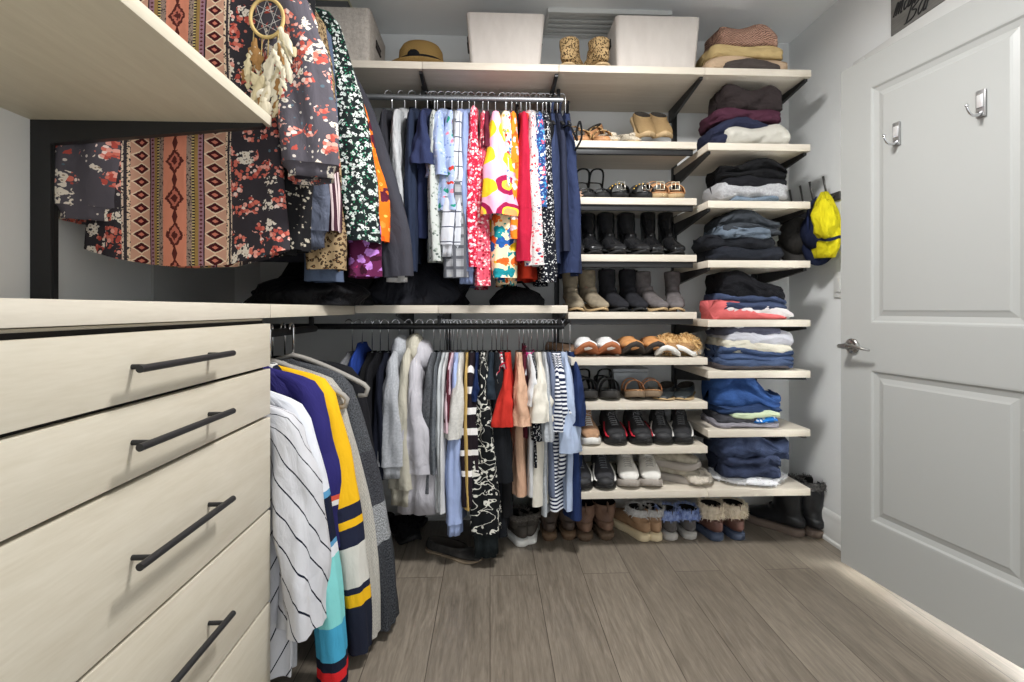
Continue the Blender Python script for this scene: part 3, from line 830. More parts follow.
# --- lower back row
R('l', 'knit_sweater', 'grey knitted sweater deep in the corner on the lower rod', 'sweater', 338, 11, heather((120, 120, 124), (160, 160, 164)), 420, 440)
R('l', 'jacket', 'royal blue jacket in the corner of the lower rod', 'jacket', 349, 12, cloth((30, 58, 140)), 400, 430, top=342)
R('l', 'sweatshirt', 'black sweatshirt beside the royal blue jacket', 'sweatshirt', 360, 13, cloth(BLK), 450, 470, cuff=WHT)
R('l', 'jacket', 'black jacket second from the grey hoodie on the lower rod', 'jacket', 369, 12, cloth((26, 26, 30)), 470, 480)
R('l', 'sweatshirt', 'dark navy sweatshirt right beside the grey hoodie', 'sweatshirt', 378, 13, cloth(INK), 475, 480)
GH = heather((160, 163, 168), (188, 190, 195), 500)
R('l', 'hoodie', 'light grey hooded sweatshirt, first of the three pale hoodies', 'hoodie', 390, 22, GH, 462, 478, lean=-1, hood=.6, cuff=GH, top=343)
CR = cloth((196, 190, 172), bump=.5)
R('l', 'hoodie', 'cream hooded sweatshirt between the grey and lavender ones', 'hoodie', 404, 18, CR, 486, 495, lean=-2, hood=.8, cuff=CR, top=341, cufflen=.07)
LV = cloth((196, 193, 200), bump=.5)
R('l', 'hoodie', 'wide lavender grey hooded sweatshirt, broadest of the pale hoodies', 'hoodie', 416, 30, LV, 470, 500, lean=1, sr=.05, sr2=.085, hood=.4, cuff=LV, top=347, cufflen=.17, bth=12, rn=.06)
R('l', 'knit_sweater', 'charcoal melange sweater beside the lavender hoodie', 'sweater', 428, 14, heather((66, 68, 72), (100, 102, 106)), 490, 500)
R('l', 'knit_sweater', 'dark slate sweater, second from the lavender hoodie', 'sweater', 435, 8, heather((84, 88, 94), (112, 116, 120)), 470, 500)
R('l', 'long_sleeved_shirt', 'pale grey long-sleeved shirt on the lower rod beside the white one', 'shirt', 440, 8, cloth((190, 194, 196)), 505, 500)
R('l', 'long_sleeved_shirt', 'thin white long-sleeved shirt beside the maroon one on the lower rod', 'shirt', 444, 7, WHT, 508, 500, lean=-2)
R('l', 'tee', 'narrow maroon top among the pale shirts of the lower rod', 'top', 447, 6, cloth((92, 36, 48)), 420, 470)
R('l', 'tee', 'pale pink top among the pale shirts of the lower rod', 'top', 450, 6, cloth((222, 190, 200)), 430, 470)
R('l', 'long_sleeved_shirt', 'light blue oxford shirt whose tail shows below the oatmeal top', 'shirt', 454, 12, cloth((158, 176, 220)), 520, 535, bth=8, lean=-1, cuff=cloth((158, 176, 220)))
OAT = heather((190, 188, 184), (210, 208, 202), 500)
R('l', 'sweater', 'oatmeal sweater with a loose elbow sleeve on the lower rod', 'sweater', 458, 13, OAT, 436, 460, sr2=.043, lean=-4)
R('l', 'tee', 'narrow mustard top beside the oatmeal sweater', 'top', 465, 6, cloth((196, 160, 88)), 505, 500)
L0 = .885 - z_at(505)
BST = bands([(.13, (34, 26, 32)), (.155, (232, 228, 226)), (.205, (34, 26, 32)), (.23, (232, 228, 226)), (.29, (34, 26, 32)), (.315, (232, 228, 226)), (.375, (34, 26, 32)), (.40, (232, 228, 226)),
             (.46, (34, 26, 32)), (.485, (232, 228, 226)), (.545, (34, 26, 32)), (.57, (232, 228, 226)), (2, (34, 26, 32))], 1.2)
R('l', 'striped_sweater', 'black sweater with white bars down the sleeve on the lower rod', 'sweater', 470, 15, BST, 502, 480, lean=-2)
R('l', 'tee', 'navy top between the two black and white sweaters', 'top', 476, 7, cloth((26, 42, 84)), 400, 470)
SQ = squiggle((24, 26, 28), (216, 214, 204), 19, .026)
R('l', 'graphic_sweater', 'long black sweater dress covered in white squiggles', 'sweater', 482, 22, SQ, 530, 520, lean=2, sr2=.06, rn=.06, cuff=cloth((28, 34, 36)), cufflen=.1, bth=10)
R('l', 'tee', 'dark teal tee with a short sleeve, over the black dresses', 'tee', 492, 13, cloth((34, 44, 54)), 398, 480)
R('l', 'dress', 'long black dress beside the white squiggle sweater', 'dress', 497, 20, cloth((26, 28, 32)), 480, 540, bth=12, sr2=.05, lean=2)
R('l', 'dress', 'black dress next to the red tee on the lower rod', 'dress', 504, 12, cloth(BLK), None, 520, bth=9)
RWS = stripes((230, 228, 228), (176, 30, 54), .04, .45)
R('l', 'tank_top', 'white and crimson striped tank top beside the red tee', 'top', 502, 9, RWS, 375, 470)
R('l', 'tee', 'bright red tee on the lower rod', 'tee', 509, 14, cloth((196, 44, 34)), 424, 468, lean=-4, sr2=.042, so=.05)
PCH = cloth((212, 168, 138), bump=.7)
R('l', 'dress', 'peach button dress with short sleeves beside the red tee', 'dress', 522, 16, PCH, 424, 500, lean=0, sr2=.046, bth=9, so=.03)
R('l', 'tank_top', 'dark maroon tank top behind the peach dress', 'top', 527, 8, cloth((84, 26, 40)), None, 440, straps=.03)
R('l', 'tee', 'white tee with a magenta neckband behind the cream tee', 'tee', 532, 11, WHT, 405, 500, collar='crew', cmat=cloth((186, 40, 110)), lean=-1)
R('l', 'tee', 'black tee with white dots beside the cream tee', 'tee', 536, 8, DOT, 440, 470)
CRM = cloth((216, 210, 196), bump=.5)
R('l', 'tee', 'boxy cream tee on the lower rod', 'tee', 542, 17, CRM, 420, 510, sr2=.058, lean=-1, bth=10, so=.045)
R('l', 'tee', 'light grey tee beside the boxy cream one', 'tee', 549, 9, heather((160, 164, 170), (186, 190, 194)), 440, 520)
R('l', 'long_sleeved_shirt', 'slate blue shirt between grey tee and navy striped tee', 'shirt', 554, 10, cloth((104, 114, 138)), 425, 500)
STR = stripes((226, 228, 232), (30, 38, 66), .018, .5, soft=.2)
STR2 = stripes((226, 228, 232), (30, 38, 66), .016, .5, soft=.2)
R('l', 'striped_tee', 'fine navy striped tee whose body shows under the sleeve of the bolder one', 'tee', 559, 10, STR2, 430, 515, bth=8)
R('l', 'striped_tee', 'white tee with bold navy stripes and a short sleeve', 'tee', 563, 14, STR, 432, 480, lean=1, sr2=.045)
LBL = cloth((170, 186, 214), bump=.6)
R('l', 'long_sleeved_shirt', 'light blue shirt with a rolled sleeve at the end of the lower rod', 'shirt', 570, 14, LBL, 452, 515, lean=2, sr2=.05)
R('l', 'dress', 'royal navy dress last on the lower rod', 'dress', 578, 12, cloth((30, 46, 88)), 425, 525, bth=9)

# --- garments facing the room, along the side wall: upper row
def tunic_mat():
    t = NT('ethnic panel tunic'); o = t.sep(t.coord('Object')); uv = t.coord('Object')
    x, z = o[0], o[2]
    ax = t.math('MULTIPLY', t.math('ABSOLUTE', t.math('ADD', x, .022)), .86)
    W = .26
    salmon, brown, rust, purple, cream, dk, gold = (214, 138, 112), (88, 40, 36), (150, 70, 56), (150, 112, 124), (222, 196, 168), (40, 32, 36), (150, 120, 70)
    st = [(0, salmon), (.028, (150, 130, 118)), (.040, dk), (.046, gold), (.054, purple), (.066, dk), (.069, (196, 150, 128)), (.106, cream), (.111, (60, 52, 56)), (.116, (210, 190, 170)), (.120, dk)]
    base = t.ramp(t.math('DIVIDE', ax, W), [(a / W, lin(c)) for a, c in st], True)
    def diamond(xc, w, p, k=.8, ph=0.0, xx=None):
        fx = t.math('ABSOLUTE', t.math('DIVIDE', t.math('SUBTRACT', xx or ax, xc), w))
        fz = t.math('ABSOLUTE', t.math('SUBTRACT', t.math('MULTIPLY', t.math('FRACT', t.math('ADD', t.math('DIVIDE', z, p), ph)), 2.0), 1.0))
        return t.math('ADD', fx, fz)
    wob = t.math('MULTIPLY', t.math('SUBTRACT', t.noise(uv, 130, 2.0), .5), .5)
    d = t.math('ADD', diamond(0, .03, .1), wob)
    base = t.mix(t.math('MULTIPLY', t.less(ax, .028), t.less(d, .75)), base, lin(brown))
    base = t.mix(t.math('MULTIPLY', t.less(ax, .028), t.less(d, .5)), base, lin((190, 110, 92)))
    base = t.mix(t.math('MULTIPLY', t.less(ax, .028), t.less(d, .27)), base, lin(brown))
    d4 = diamond(0, .014, .1, ph=.5)
    base = t.mix(t.math('MULTIPLY', t.less(ax, .028), t.less(d4, .5)), base, lin(brown))
    d2 = t.math('ADD', diamond(.087, .02, .036), t.math('MULTIPLY', wob, .5))
    inb = t.math('MULTIPLY', t.less(ax, .106), t.math('GREATER_THAN', ax, .069))
    base = t.mix(t.math('MULTIPLY', inb, t.less(d2, 1.0)), base, lin(cream))
    base = t.mix(t.math('MULTIPLY', inb, t.less(d2, .78)), base, lin((70, 24, 28)))
    base = t.mix(t.math('MULTIPLY', inb, t.less(d2, .3)), base, lin((200, 120, 100)))
    d3 = diamond(.060, .007, .011)
    base = t.mix(t.math('MULTIPLY', t.math('MULTIPLY', t.less(ax, .066), t.math('GREATER_THAN', ax, .054)), t.less(d3, .6)), base, lin(brown))
    fz = t.math('FRACT', t.math('DIVIDE', z, .008))
    base = t.mix(t.math('MULTIPLY', t.math('MULTIPLY', t.less(ax, .046), t.math('GREATER_THAN', ax, .040)), t.less(fz, .45)), base, lin((200, 180, 120)))
    sp = t.less(t.noise(uv, 210, 1.0), .43)
    base = t.mix(t.math('MULTIPLY', t.math('MULTIPLY', t.less(ax, .040), t.math('GREATER_THAN', ax, .028)), sp), base, lin((70, 60, 60)))
    base = t.mix(t.math('MULTIPLY', t.math('GREATER_THAN', ax, .106), t.math('MULTIPLY', t.less(ax, .120), sp)), base, lin((48, 42, 48)))
    # dark floral outside the panel
    flo = cluster_colour(t, uv, (54, 50, 55))
    base = t.mix(t.math('GREATER_THAN', ax, .120), base, flo)
    return t.done(weave(t, base, .08), .85, spec=.15)
DFL = cluster_floral((82, 78, 85))
def side_item(name, label, cat, Y, mat, zn=2.13, hx=XRU, zr=2.215, hl=None, rot=0.0, wirehook=True, hmat=BLKV, curl=False, hsw=.19, group=None, **k):
    kw = dict(sol=.02, sl2=.6, sw=.22, L=.85, th=.032, th0=.02, fold=.012, seed=int(Y * 100)); kw.update(k)
    g = garment(name, label, cat, (hx, Y, zn), rot, mat, **kw)
    hanger('clothes_hanger', hl or 'black hanger on the side wall rod above the countertop', (hx, Y, zn), rot, hmat, hsw, zr + .0148 - zn, group or ('hangers on the side wall rod' if not hl else None), curl=curl, wire=.003 if not curl else .004)
    return g
side_item('tunic', 'dark floral tunic with a salmon and brown patterned centre panel', 'tunic', 1.435, tunic_mat(), smat=DFL, sl=.66, sr=.06, sr2=.072, so=.115, rn=.078, L=.885, sl2=.78, sol=.03, hw=.27, bw=.235, curve=.05,
          cuff=DFL, cufflen=.035, collar='crew', cmat=cloth((40, 32, 36)), seed=3, fold=.016, hx=-.83, sy=-.02)
side_item('blouse', 'black dotted blouse whose ruffled hem shows behind the panel tunic', 'blouse', 1.50, floral((22, 22, 24), [(176, 168, 152)], 70, .3, .5), L=.895, hw=.20, sl=.88, so=-.04, sr=.05, sr2=.06, seed=8, hx=-.76)
side_item('sweater', 'black ribbed sweater behind the panel tunic', 'sweater', 1.55, cloth((24, 24, 26), bump=.8), L=.78, sl=.84, so=-.06, sr=.05, sr2=.07, rn=.06, seed=9)
side_item('blouse', 'slate blue crinkled gauze blouse with a gathered cuff', 'blouse', 1.60, cloth((92, 98, 116), bump=1.0), L=.80, sl=.81, so=.035, sr=.05, sr2=.05, rn=.05, cuff=cloth((92, 98, 116), bump=1.0), seed=11, wr=1.8)
side_item('blouse', 'narrow wine striped blouse between the gauze and leopard ones', 'blouse', 1.66, stripes((60, 34, 44), (200, 180, 180), .02, .3, 0), L=.80, sl=.80, so=.085, sr=.03, sr2=.032, rn=.03, seed=12)
side_item('blouse', 'long leopard print blouse behind the slate gauze sleeve', 'blouse', 1.72, leopard(bg=(150, 128, 96), sc=95.0, mid=(120, 88, 56)), L=.82, sl=.92, so=.05, sr=.045, sr2=.07, rn=.06, seed=13)
side_item('denim_shirt', 'faded denim shirt whose hem shows under the leopard blouse', 'shirt', 1.78, denim((66, 80, 106)), L=.8, seed=14, sl=.955, so=.015, sr=.05, sr2=.062, rn=.06)
GFL = floral((26, 34, 34), [(226, 230, 226), (200, 214, 206)], 62, .42, .85, small=[(26, 34, 34), (40, 120, 84), (26, 34, 34), (70, 150, 120)], centre=(60, 70, 66), dense=1.9)
side_item('blouse', 'black blouse with white and green ditsy flowers on the side rod', 'blouse', 1.86, GFL, zn=2.2, zr=2.215, L=.80, sl=.88, so=.125, sr=.05, sr2=.07, rn=.066, seed=15, hx=-.80, sw=.2)
side_item('blouse', 'purple and magenta floral blouse hanging lowest behind the green floral one', 'blouse', 1.93, floral((96, 34, 72), [(190, 130, 210), (150, 40, 90), (60, 20, 40)], 26, .45, .85), L=.80, sl=.93, so=.125, sr=.05, sr2=.07, rn=.06, seed=16)
OFL = floral((240, 118, 30), [(250, 150, 60), (90, 30, 50), (245, 90, 30)], 18, .4, .7, small=[(240, 118, 30), (252, 190, 90)])
side_item('blouse', 'orange floral blouse with a flared sleeve beside the charcoal dress', 'blouse', 1.99, OFL, L=.70, sl=.79, so=.14, sr=.045, sr2=.06, rn=.06, seed=17)
side_item('dress', 'plain charcoal dress, last on the side wall rod', 'dress', 2.05, cloth((62, 62, 70)), L=.86, sl=.92, so=.235, sr=.035, sr2=.045, rn=.06, seed=18)

# lower row under the corner shelf: jerseys, coats
ZN = .915
def low(name, label, cat, Y, mat, hl, **k):
    return side_item(name, label, cat, Y, mat, zn=k.pop('zn', ZN), hx=k.pop('hx', XRLo), zr=ZRL, hl=hl, hmat=k.pop('hmat', GREYV), curl=k.pop('curl', False), **k)
PIN = stripes((204, 204, 208), (24, 28, 44), .046, .075, 0, slant=-.55, soft=.1)
JW = [(.37, (222, 224, 230)), (.385, (90, 150, 190)), (.51, (24, 30, 50)), (.525, (90, 150, 190)), (.55, (222, 224, 230)), (.74, (130, 206, 204)), (.83, (70, 160, 196)), (.86, (28, 32, 48)), (.89, (214, 40, 44)), (2, (28, 32, 48))]
low('baseball_jersey', 'white baseball jersey with navy pinstripes beside the drawers', 'jersey', 1.395, PIN, 'grey velvet hanger inside the pinstripe jersey', zn=.84, sw=.165, L=.76, sl=.615, so=.05, sr=.05, sr2=.065, rn=.06, bw=.16, hw=.18, seed=21, th=.02, sy=-.005, smat=PIN, tipw=.8)
low('hockey_jersey', 'white, aqua and navy long-sleeved jersey behind the pinstripe one', 'jersey', 1.455, cloth((200, 202, 206)), 'grey velvet hanger inside the aqua sleeved jersey', zn=.865, sw=.175, L=.80, sl=.86, so=.10, sr=.04, sr2=.045, rn=.042, smat=bands(JW, 1.2), seed=22, th=.02, tipw=.8, wr=.5)
low('jersey', 'indigo purple jersey with a navy hem behind the aqua sleeved one', 'jersey', 1.51, cloth((46, 42, 104)), 'dark hanger inside the indigo purple jersey', sw=.19, L=.60, sl=.54, so=.03, sr=.05, sr2=.055, rn=.05, tipw=.8, smat=bands([(.46, (46, 42, 104)), (.475, (220, 90, 70)), (.49, (230, 226, 224)), (2, (38, 36, 84))], 1.0), seed=23, hmat=BLKV, th=.02)
YW = [(.52, (232, 180, 30)), (.56, (34, 38, 58)), (.585, (232, 180, 30)), (.64, (34, 38, 58)), (.76, (206, 204, 196)), (.78, (34, 38, 58)), (.82, (232, 180, 30)), (2, (32, 36, 50))]
low('hockey_jersey', 'yellow shouldered navy jersey with a white neck and yellow sleeve band', 'jersey', 1.565, cloth((34, 38, 58)), 'grey hanger with a curled end over the yellow jersey', sw=.205, L=.70, sl=.87, so=.105, sr=.055, sr2=.045, rn=.05, tipw=.8, wr=.6, smat=bands(YW, 1.2), collar='crew', cmat=cloth((214, 212, 206)), seed=24, curl=False, th=.02)
low('cardigan', 'chunky cream cable knit cardigan behind the yellow jersey', 'cardigan', 1.63, knit((214, 210, 200)), 'grey velvet hanger with a curled tip above the cream knit', sw=.215, L=.80, sl=.87, so=.12, sr=.04, sr2=.04, rn=.036, tipw=.8, seed=25, th=.03)
KCH = knit((96, 98, 102), 90, (40, 42, 46)); 
low('cardigan', 'long speckled grey cardigan with lighter blocks, deepest of the side row', 'cardigan', 1.70, KCH, 'grey velvet hanger with a curled tip above the speckled cardigan', sw=.225, L=.86, sl=.88, so=.14, sr=.045, sr2=.05, rn=.045, tipw=.8, seed=26, th=.035,
    smat=bands([(.42, (74, 76, 80)), (.60, (62, 63, 68)), (.72, (140, 142, 144)), (2, (56, 58, 62))], 1.2, speck=.6))
low('coat', 'dark coat hanging in the corner behind the speckled cardigan', 'coat', 1.80, cloth((28, 28, 32)), 'black hanger inside the dark corner coat', sw=.22, L=.82, sl=.75, so=.05, sr=.06, sr2=.06, rn=.06, seed=27, hmat=BLKV)
# two empty-armed velvet hangers showing in front of the coats
hanger('clothes_hanger', 'pale grey hanger with a curled tip, highest in the corner', (-.66, 1.72, .93), 0.0, GREYV, .235, ZRL + .0148 - .93, None, .004, .012, .1, True)
hanger('clothes_hanger', 'pale grey hanger with a curled tip over the cream knit', (-.685, 1.60, .925), 0.0, GREYV, .225, ZRL + .0148 - .925, None, .004, .012, .11, True)
# ------------------------------------------------------------------ folded clothes
def folded(name, label, cat, px0, px1, py0, py1, mat, Y=None, depth=.23, lobes=2, tilt=0.0, seed=0, crown=.006, lean=0.0, zbase=None, yshift=0.0, rough=.006, group=None, roundness=.03, mat2=None, endl=.9, endr=.78, twist=0.0):
    """one folded garment lying on a shelf or on the one below: px/py are its extent seen from the front"""
    Yf = (Y or YF) + .02 + yshift
    if px0 > 690: px0 += 11
    x0, zt = onY(px0, py0, Yf); x1, zb = onY(px1, py1, Yf)
    if zbase is not None: zb = zbase
    cx = (x0 + x1) / 2; W = x1 - x0; H = zt - zb
    rnd = random.Random(seed + int(px0) * 7 + int(py0)); ph = [rnd.uniform(0, 6.3) for _ in range(6)]
    n = 30; rings = []
    prof = []            # (depth fraction 0 front..1 back, height 0..1, lobe flag)
    fl = 7 * lobes + 1
    for i in range(fl):
        k = i / (fl - 1); lobe = abs(sin(PI * k * lobes)) ** .55
        prof.append((.075 * (1 - lobe), k, 1 - lobe))
    for i in range(1, 9): prof.append((i / 8 * .94, 1.0, 0))
    for i in range(1, 4): prof.append((.94 + .06 * sin(PI * i / 4), 1 - i / 4, 0))
    for i in range(9): prof.append((.94 * (1 - i / 8) if i < 8 else .03, 0.0, 0))
    prof = prof[:-1]
    for i in range(n + 1):
        u = i / n; xx = (u - .5) * W
        dl, dr = u * W, (1 - u) * W; rr = roundness
        def inset(d): 
            return 0 if d >= rr else rr * (1 - math.sqrt(max(0, 1 - (1 - d / rr) ** 2)))
        ins = inset(dl) + inset(dr)
        hs = lerp(endl, 1, smooth(dl / (rr * 2.2))) * lerp(endr, 1, smooth(dr / (rr * 2.2)))
        wav = crown * sin(PI * u) + .010 * sin(2.2 * PI * u + ph[0]) * (H / .05) + .004 * sin(7 * u + ph[1])
        ring = []
        for f, h, lb in prof:
            dep = depth * f + (ins * .8 if f < .5 else -ins * .8) + lb * .006
            z = h * H * hs + wav * h * (1 if H > .02 else .5) + tilt * (u - .5) * h
            z += .5 * tilt * (u - .5) * (1 - h) if zbase is None and tilt else 0
            e = rough * nz(xx * 16 + seed, f * 5, h * 3 + seed * .37) + rough * .5 * nz(xx * 45 + seed, f * 9, h * 9)
            ring.append((xx + lean * h * H + .35 * e + .012 * nz(seed, h * 3, f * 3) * (1 if u in (0, 1) else .6), dep + e * 1.3 * (1 if f < .3 else .3) + twist * (u - .5), max(0.0005, z + e * .8 * (h > .02))))
        rings.append(ring)
    t = MB().loft(rings, cap0=True, cap1=True)
    o = t.build(name, mat, None, True, (cx, Yf, zb))
    return tag(o, label, cat, group)
F = folded
TWEED = knit((190, 150, 130), 42, (60, 42, 38))
zt = ZT
F('sweater', 'brown and pink tweed sweater on top of the high stack', 'sweater', 712, 781, 25, 45, TWEED, lobes=1, crown=.012, tilt=-.03, seed=1, rough=.01)
F('sweater', 'mustard tan sweater in the middle of the high stack', 'sweater', 703, 786, 43, 56.5, cloth((188, 162, 110), bump=.5), lobes=1, tilt=-.012, seed=2, rough=.008)
F('sweater', 'beige and dark grey folded sweater under the tan one', 'sweater', 699, 791, 55, 67.3, cloth((186, 158, 128), bump=.5), lobes=1, seed=3, zbase=zt)
F('sweater', 'dark brown sweater lapping out of the beige fold on the top shelf', 'sweater', 714, 783, 58.5, 67, cloth((74, 66, 62)), lobes=1, seed=4, zbase=zt, yshift=-.012, depth=.1, crown=.004)
F('sweater', 'thick charcoal brown sweater topping the plum stack', 'sweater', 717, 785, 85, 109, cloth((50, 42, 42), bump=.6), lobes=1, seed=5, crown=.008, rough=.012, tilt=-.01, endr=.8)
F('sweater', 'plum sweater between the charcoal and navy ones', 'sweater', 707, 784, 107, 121, cloth((72, 36, 52), bump=.5), lobes=1, seed=6, rough=.009)
F('sweater', 'navy sweater under the plum one', 'sweater', 705, 782, 118, 143, cloth((38, 42, 64), bump=.5), lobes=2, seed=7, zbase=ZR[0])
F('sweater', 'white cable knit sweater at the bottom of the plum stack', 'sweater', 718, 793, 127, 143, knit((222, 218, 206), 60), lobes=1, seed=8, zbase=ZR[0], yshift=-.02, rough=.012, crown=.02)
F('sweatshirt', 'black sweatshirt topping the heather grey one', 'sweatshirt', 714, 790, 161, 178, cloth(BLK, bump=.6), lobes=2, seed=9, rough=.012, endl=.9)
F('top', 'thin black top between the black and grey sweatshirts', 'top', 716, 790, 175, 188, cloth((26, 26, 30)), lobes=1, seed=10)
F('sweatshirt', 'heather grey sweatshirt rolled at one end', 'sweatshirt', 711, 791, 183, 199, heather((146, 146, 148), (180, 180, 182)), lobes=1, seed=11, rough=.01, crown=.014, endl=.95)
F('jeans', 'thin grey blue denim at the bottom under the heather sweatshirt', 'jeans', 722, 782, 195, 201, denim((92, 108, 124)), lobes=1, seed=12, zbase=ZR[1], crown=.002, depth=.2)
F('jeans', 'dark grey denim topping the mixed denim stack', 'jeans', 712, 783, 213, 234, denim((44, 48, 54)), lobes=2, seed=13, rough=.014, tilt=-.02, endr=.9)
F('jeans', 'crumpled light blue denim in the middle of the dark stack', 'jeans', 711, 774, 226, 239, denim((84, 100, 120), (132, 146, 160)), lobes=1, seed=14, rough=.016, yshift=-.01)
F('jeans', 'black jeans under the light denim', 'jeans', 700, 778, 235, 249, denim((26, 28, 34), (44, 46, 52)), lobes=1, seed=15, rough=.01)
F('jeans', 'black jeans lying on the shelf beside the dark cap', 'jeans', 704, 786, 246, 260.4, denim((30, 33, 42), (48, 52, 62)), lobes=1, seed=16, zbase=ZR[2])
F('sweatshirt', 'thick black sweatshirt topping the coral stack', 'sweatshirt', 714, 787, 278, 301, cloth((22, 22, 26), bump=.7), lobes=1, seed=17, tilt=-.05, rough=.012, endl=.95)
F('jeans', 'mid blue jeans under the black sweatshirt', 'jeans', 712, 790, 295, 309, denim((52, 64, 96), (84, 100, 140)), lobes=2, seed=18, tilt=-.02)
F('jeans', 'dark navy jeans under the mid blue pair', 'jeans', 711, 785, 303, 313, denim((34, 42, 68), (58, 70, 104)), lobes=1, seed=19, tilt=-.02)
F('top', 'white top sloping down in the coral stack', 'top', 714, 797, 304, 317, cloth((214, 208, 206)), lobes=1, seed=20, tilt=-.045, crown=.004)
F('top', 'coral pink top at the bottom of its stack', 'top', 708, 790, 306, 319.8, cloth((214, 98, 98)), lobes=1, seed=21, zbase=ZR[3], tilt=-.06, crown=.0, endr=.5)
F('jeans', 'dark folded jeans topping the pale grey and cream tops', 'jeans', 714, 784, 326.5, 336, denim((70, 72, 90)), lobes=1, seed=22)
F('top', 'pale grey top over the cream one', 'top', 716, 796, 330, 346, cloth((190, 190, 198), bump=.5), lobes=1, seed=23, tilt=-.03, crown=.014)
F('top', 'cream top over the blue jeans', 'top', 714, 795, 341, 354, cloth((204, 198, 180), bump=.5), lobes=1, seed=24, tilt=-.024)
F('jeans', 'blue jeans under the cream top', 'jeans', 713, 797, 349, 362, denim((54, 74, 116), (84, 108, 156)), lobes=2, seed=25, tilt=-.012, endl=.9)
F('jeans', 'blue jeans second from the shelf below the cream top', 'jeans', 712, 797, 358, 369, denim((60, 78, 116), (90, 112, 156)), lobes=1, seed=26)
F('jeans', 'thin dark brown trousers flat on the shelf under two blue jeans', 'trousers', 711, 792, 364.5, 371, cloth((74, 68, 70)), lobes=1, seed=27, zbase=ZR[4], crown=.002)
F('jeans', 'thick pile of bright blue jeans over the pale green top', 'jeans', 707, 787, 377, 409, denim((28, 56, 116), (62, 112, 196)), lobes=2, seed=28, tilt=-.04, rough=.014, endr=.5, roundness=.07)
F('jeans', 'flat blue jeans between the bright pair and the pale green top', 'jeans', 711, 784, 405, 415, denim((36, 58, 104), (56, 84, 136)), lobes=1, seed=29)
F('top', 'pale green top above the bright blue printed cloth', 'top', 722, 783, 411.5, 419, cloth((190, 204, 168)), lobes=1, seed=30, crown=.002, yshift=-.008)
F('top', 'dark grey top beside the bright blue printed cloth', 'top', 711, 760, 415.5, 424, cloth((66, 66, 72)), lobes=1, seed=31, crown=.002)
F('top', 'bright blue printed cloth with white marks in the pale green stack', 'top', 745, 780, 417, 424, floral((30, 110, 190), [(225, 235, 245)], 60, .4, .6), lobes=1, seed=32, crown=.001, yshift=-.006)
F('top', 'mauve grey top at the bottom of the pale green stack', 'top', 709, 782, 422.5, 430, cloth((142, 138, 146)), lobes=1, seed=33, zbase=ZR[5], crown=.001)
F('jeans', 'navy jeans with an upturned corner topping the lowest denim stack', 'jeans', 713, 792, 438, 460, denim((28, 34, 58), (88, 106, 150)), lobes=1, seed=34, rough=.016, tilt=-.02, endr=.95, endl=.9)
F('jeans', 'dark navy jeans over the fluffy white throw', 'jeans', 716, 784, 457, 479, denim((26, 30, 50), (72, 86, 124)), lobes=2, seed=35, rough=.01)
def fur_mesh(m, pts, nrms, length, wid, rnd, droop=.4, mi=0):
    for p, nn in zip(pts, nrms):
        d = (nn + Vector((rnd.uniform(-.6, .6), rnd.uniform(-.6, .6), rnd.uniform(-.6, .5) - droop * .3))).normalized()
        s = d.cross(Vector((rnd.uniform(-1, 1), rnd.uniform(-1, 1), rnd.uniform(-1, 1)))).normalized() * wid
        l = length * rnd.uniform(.6, 1.2); b = len(m.v)
        q = p + d * l * .6; r_ = p + d * l + Vector((0, 0, -droop * l * .5))
        m.v.extend([p - s, p + s, q + s * .7, q - s * .7, r_])
        for f in ((b, b + 1, b + 2, b + 3), (b + 3, b + 2, b + 4)):
            m.f.append(f); m.uv.append(tuple((0, 0) for _ in f)); m.mi.append(mi)
def furry(m, count, length, wid, seed, droop=.4, mi=0, where=None):
    """grow pile on the faces already in m"""
    rnd = random.Random(seed); faces = [f for f in m.f if len(f) == 4]
    if where: faces = [f for f in faces if where(sum((m.v[i] for i in f), Vector()) / len(f))]
    pts, nr = [], []
    c0 = sum(m.v, Vector()) / len(m.v)
    for _ in range(count):
        f = rnd.choice(faces); P = [m.v[i] for i in f]
        u, v = rnd.random(), rnd.random()
        p = P[0].lerp(P[1], u).lerp(P[3].lerp(P[2], u), v)
        nn = (P[1] - P[0]).cross(P[3] - P[0])
        if nn.length < 1e-12: continue
        nn.normalize()
        if nn.dot(p - c0) < 0: nn = -nn
        pts.append(p); nr.append(nn)
    fur_mesh(m, pts, nr, length, wid, rnd, droop, mi)
    return m
x0, _ = onY(728, 480, YF - .0); x1, _ = onY(794, 480, YF)
m = MB().ellipsoid((0, 0, .022), ((x1 - x0) / 2 * 1.18, .15, .026), 26, 10, .2, 5); furry(m, 2200, .014, .0012, 3)
o = m.build('throw', cloth((226, 226, 228)), None, True, ((x0 + x1) / 2 + .01, YF + .158, ZB)); tag(o, 'fluffy white throw lying on the lowest shelf under the navy jeans', 'throw')
x0, _ = onY(706, 480, YF); m = MB().ellipsoid((0, 0, .024), (.07, .11, .03), 24, 12, .35, 11); o = m.build('scarf', cloth((196, 186, 170), bump=.8), None, True, (x0, YF + .125, ZB)); tag(o, 'soft cream scarf bundled beside the fluffy white throw on the lowest shelf', 'scarf')
0 and F('scarf', 'soft cream scarf beside the fluffy white throw on the lowest shelf', 'scarf', 694, 726, 477, 489, cloth((200, 192, 178), bump=.8), lobes=1, seed=41, zbase=ZB, rough=.016, crown=.012, tilt=-.012)

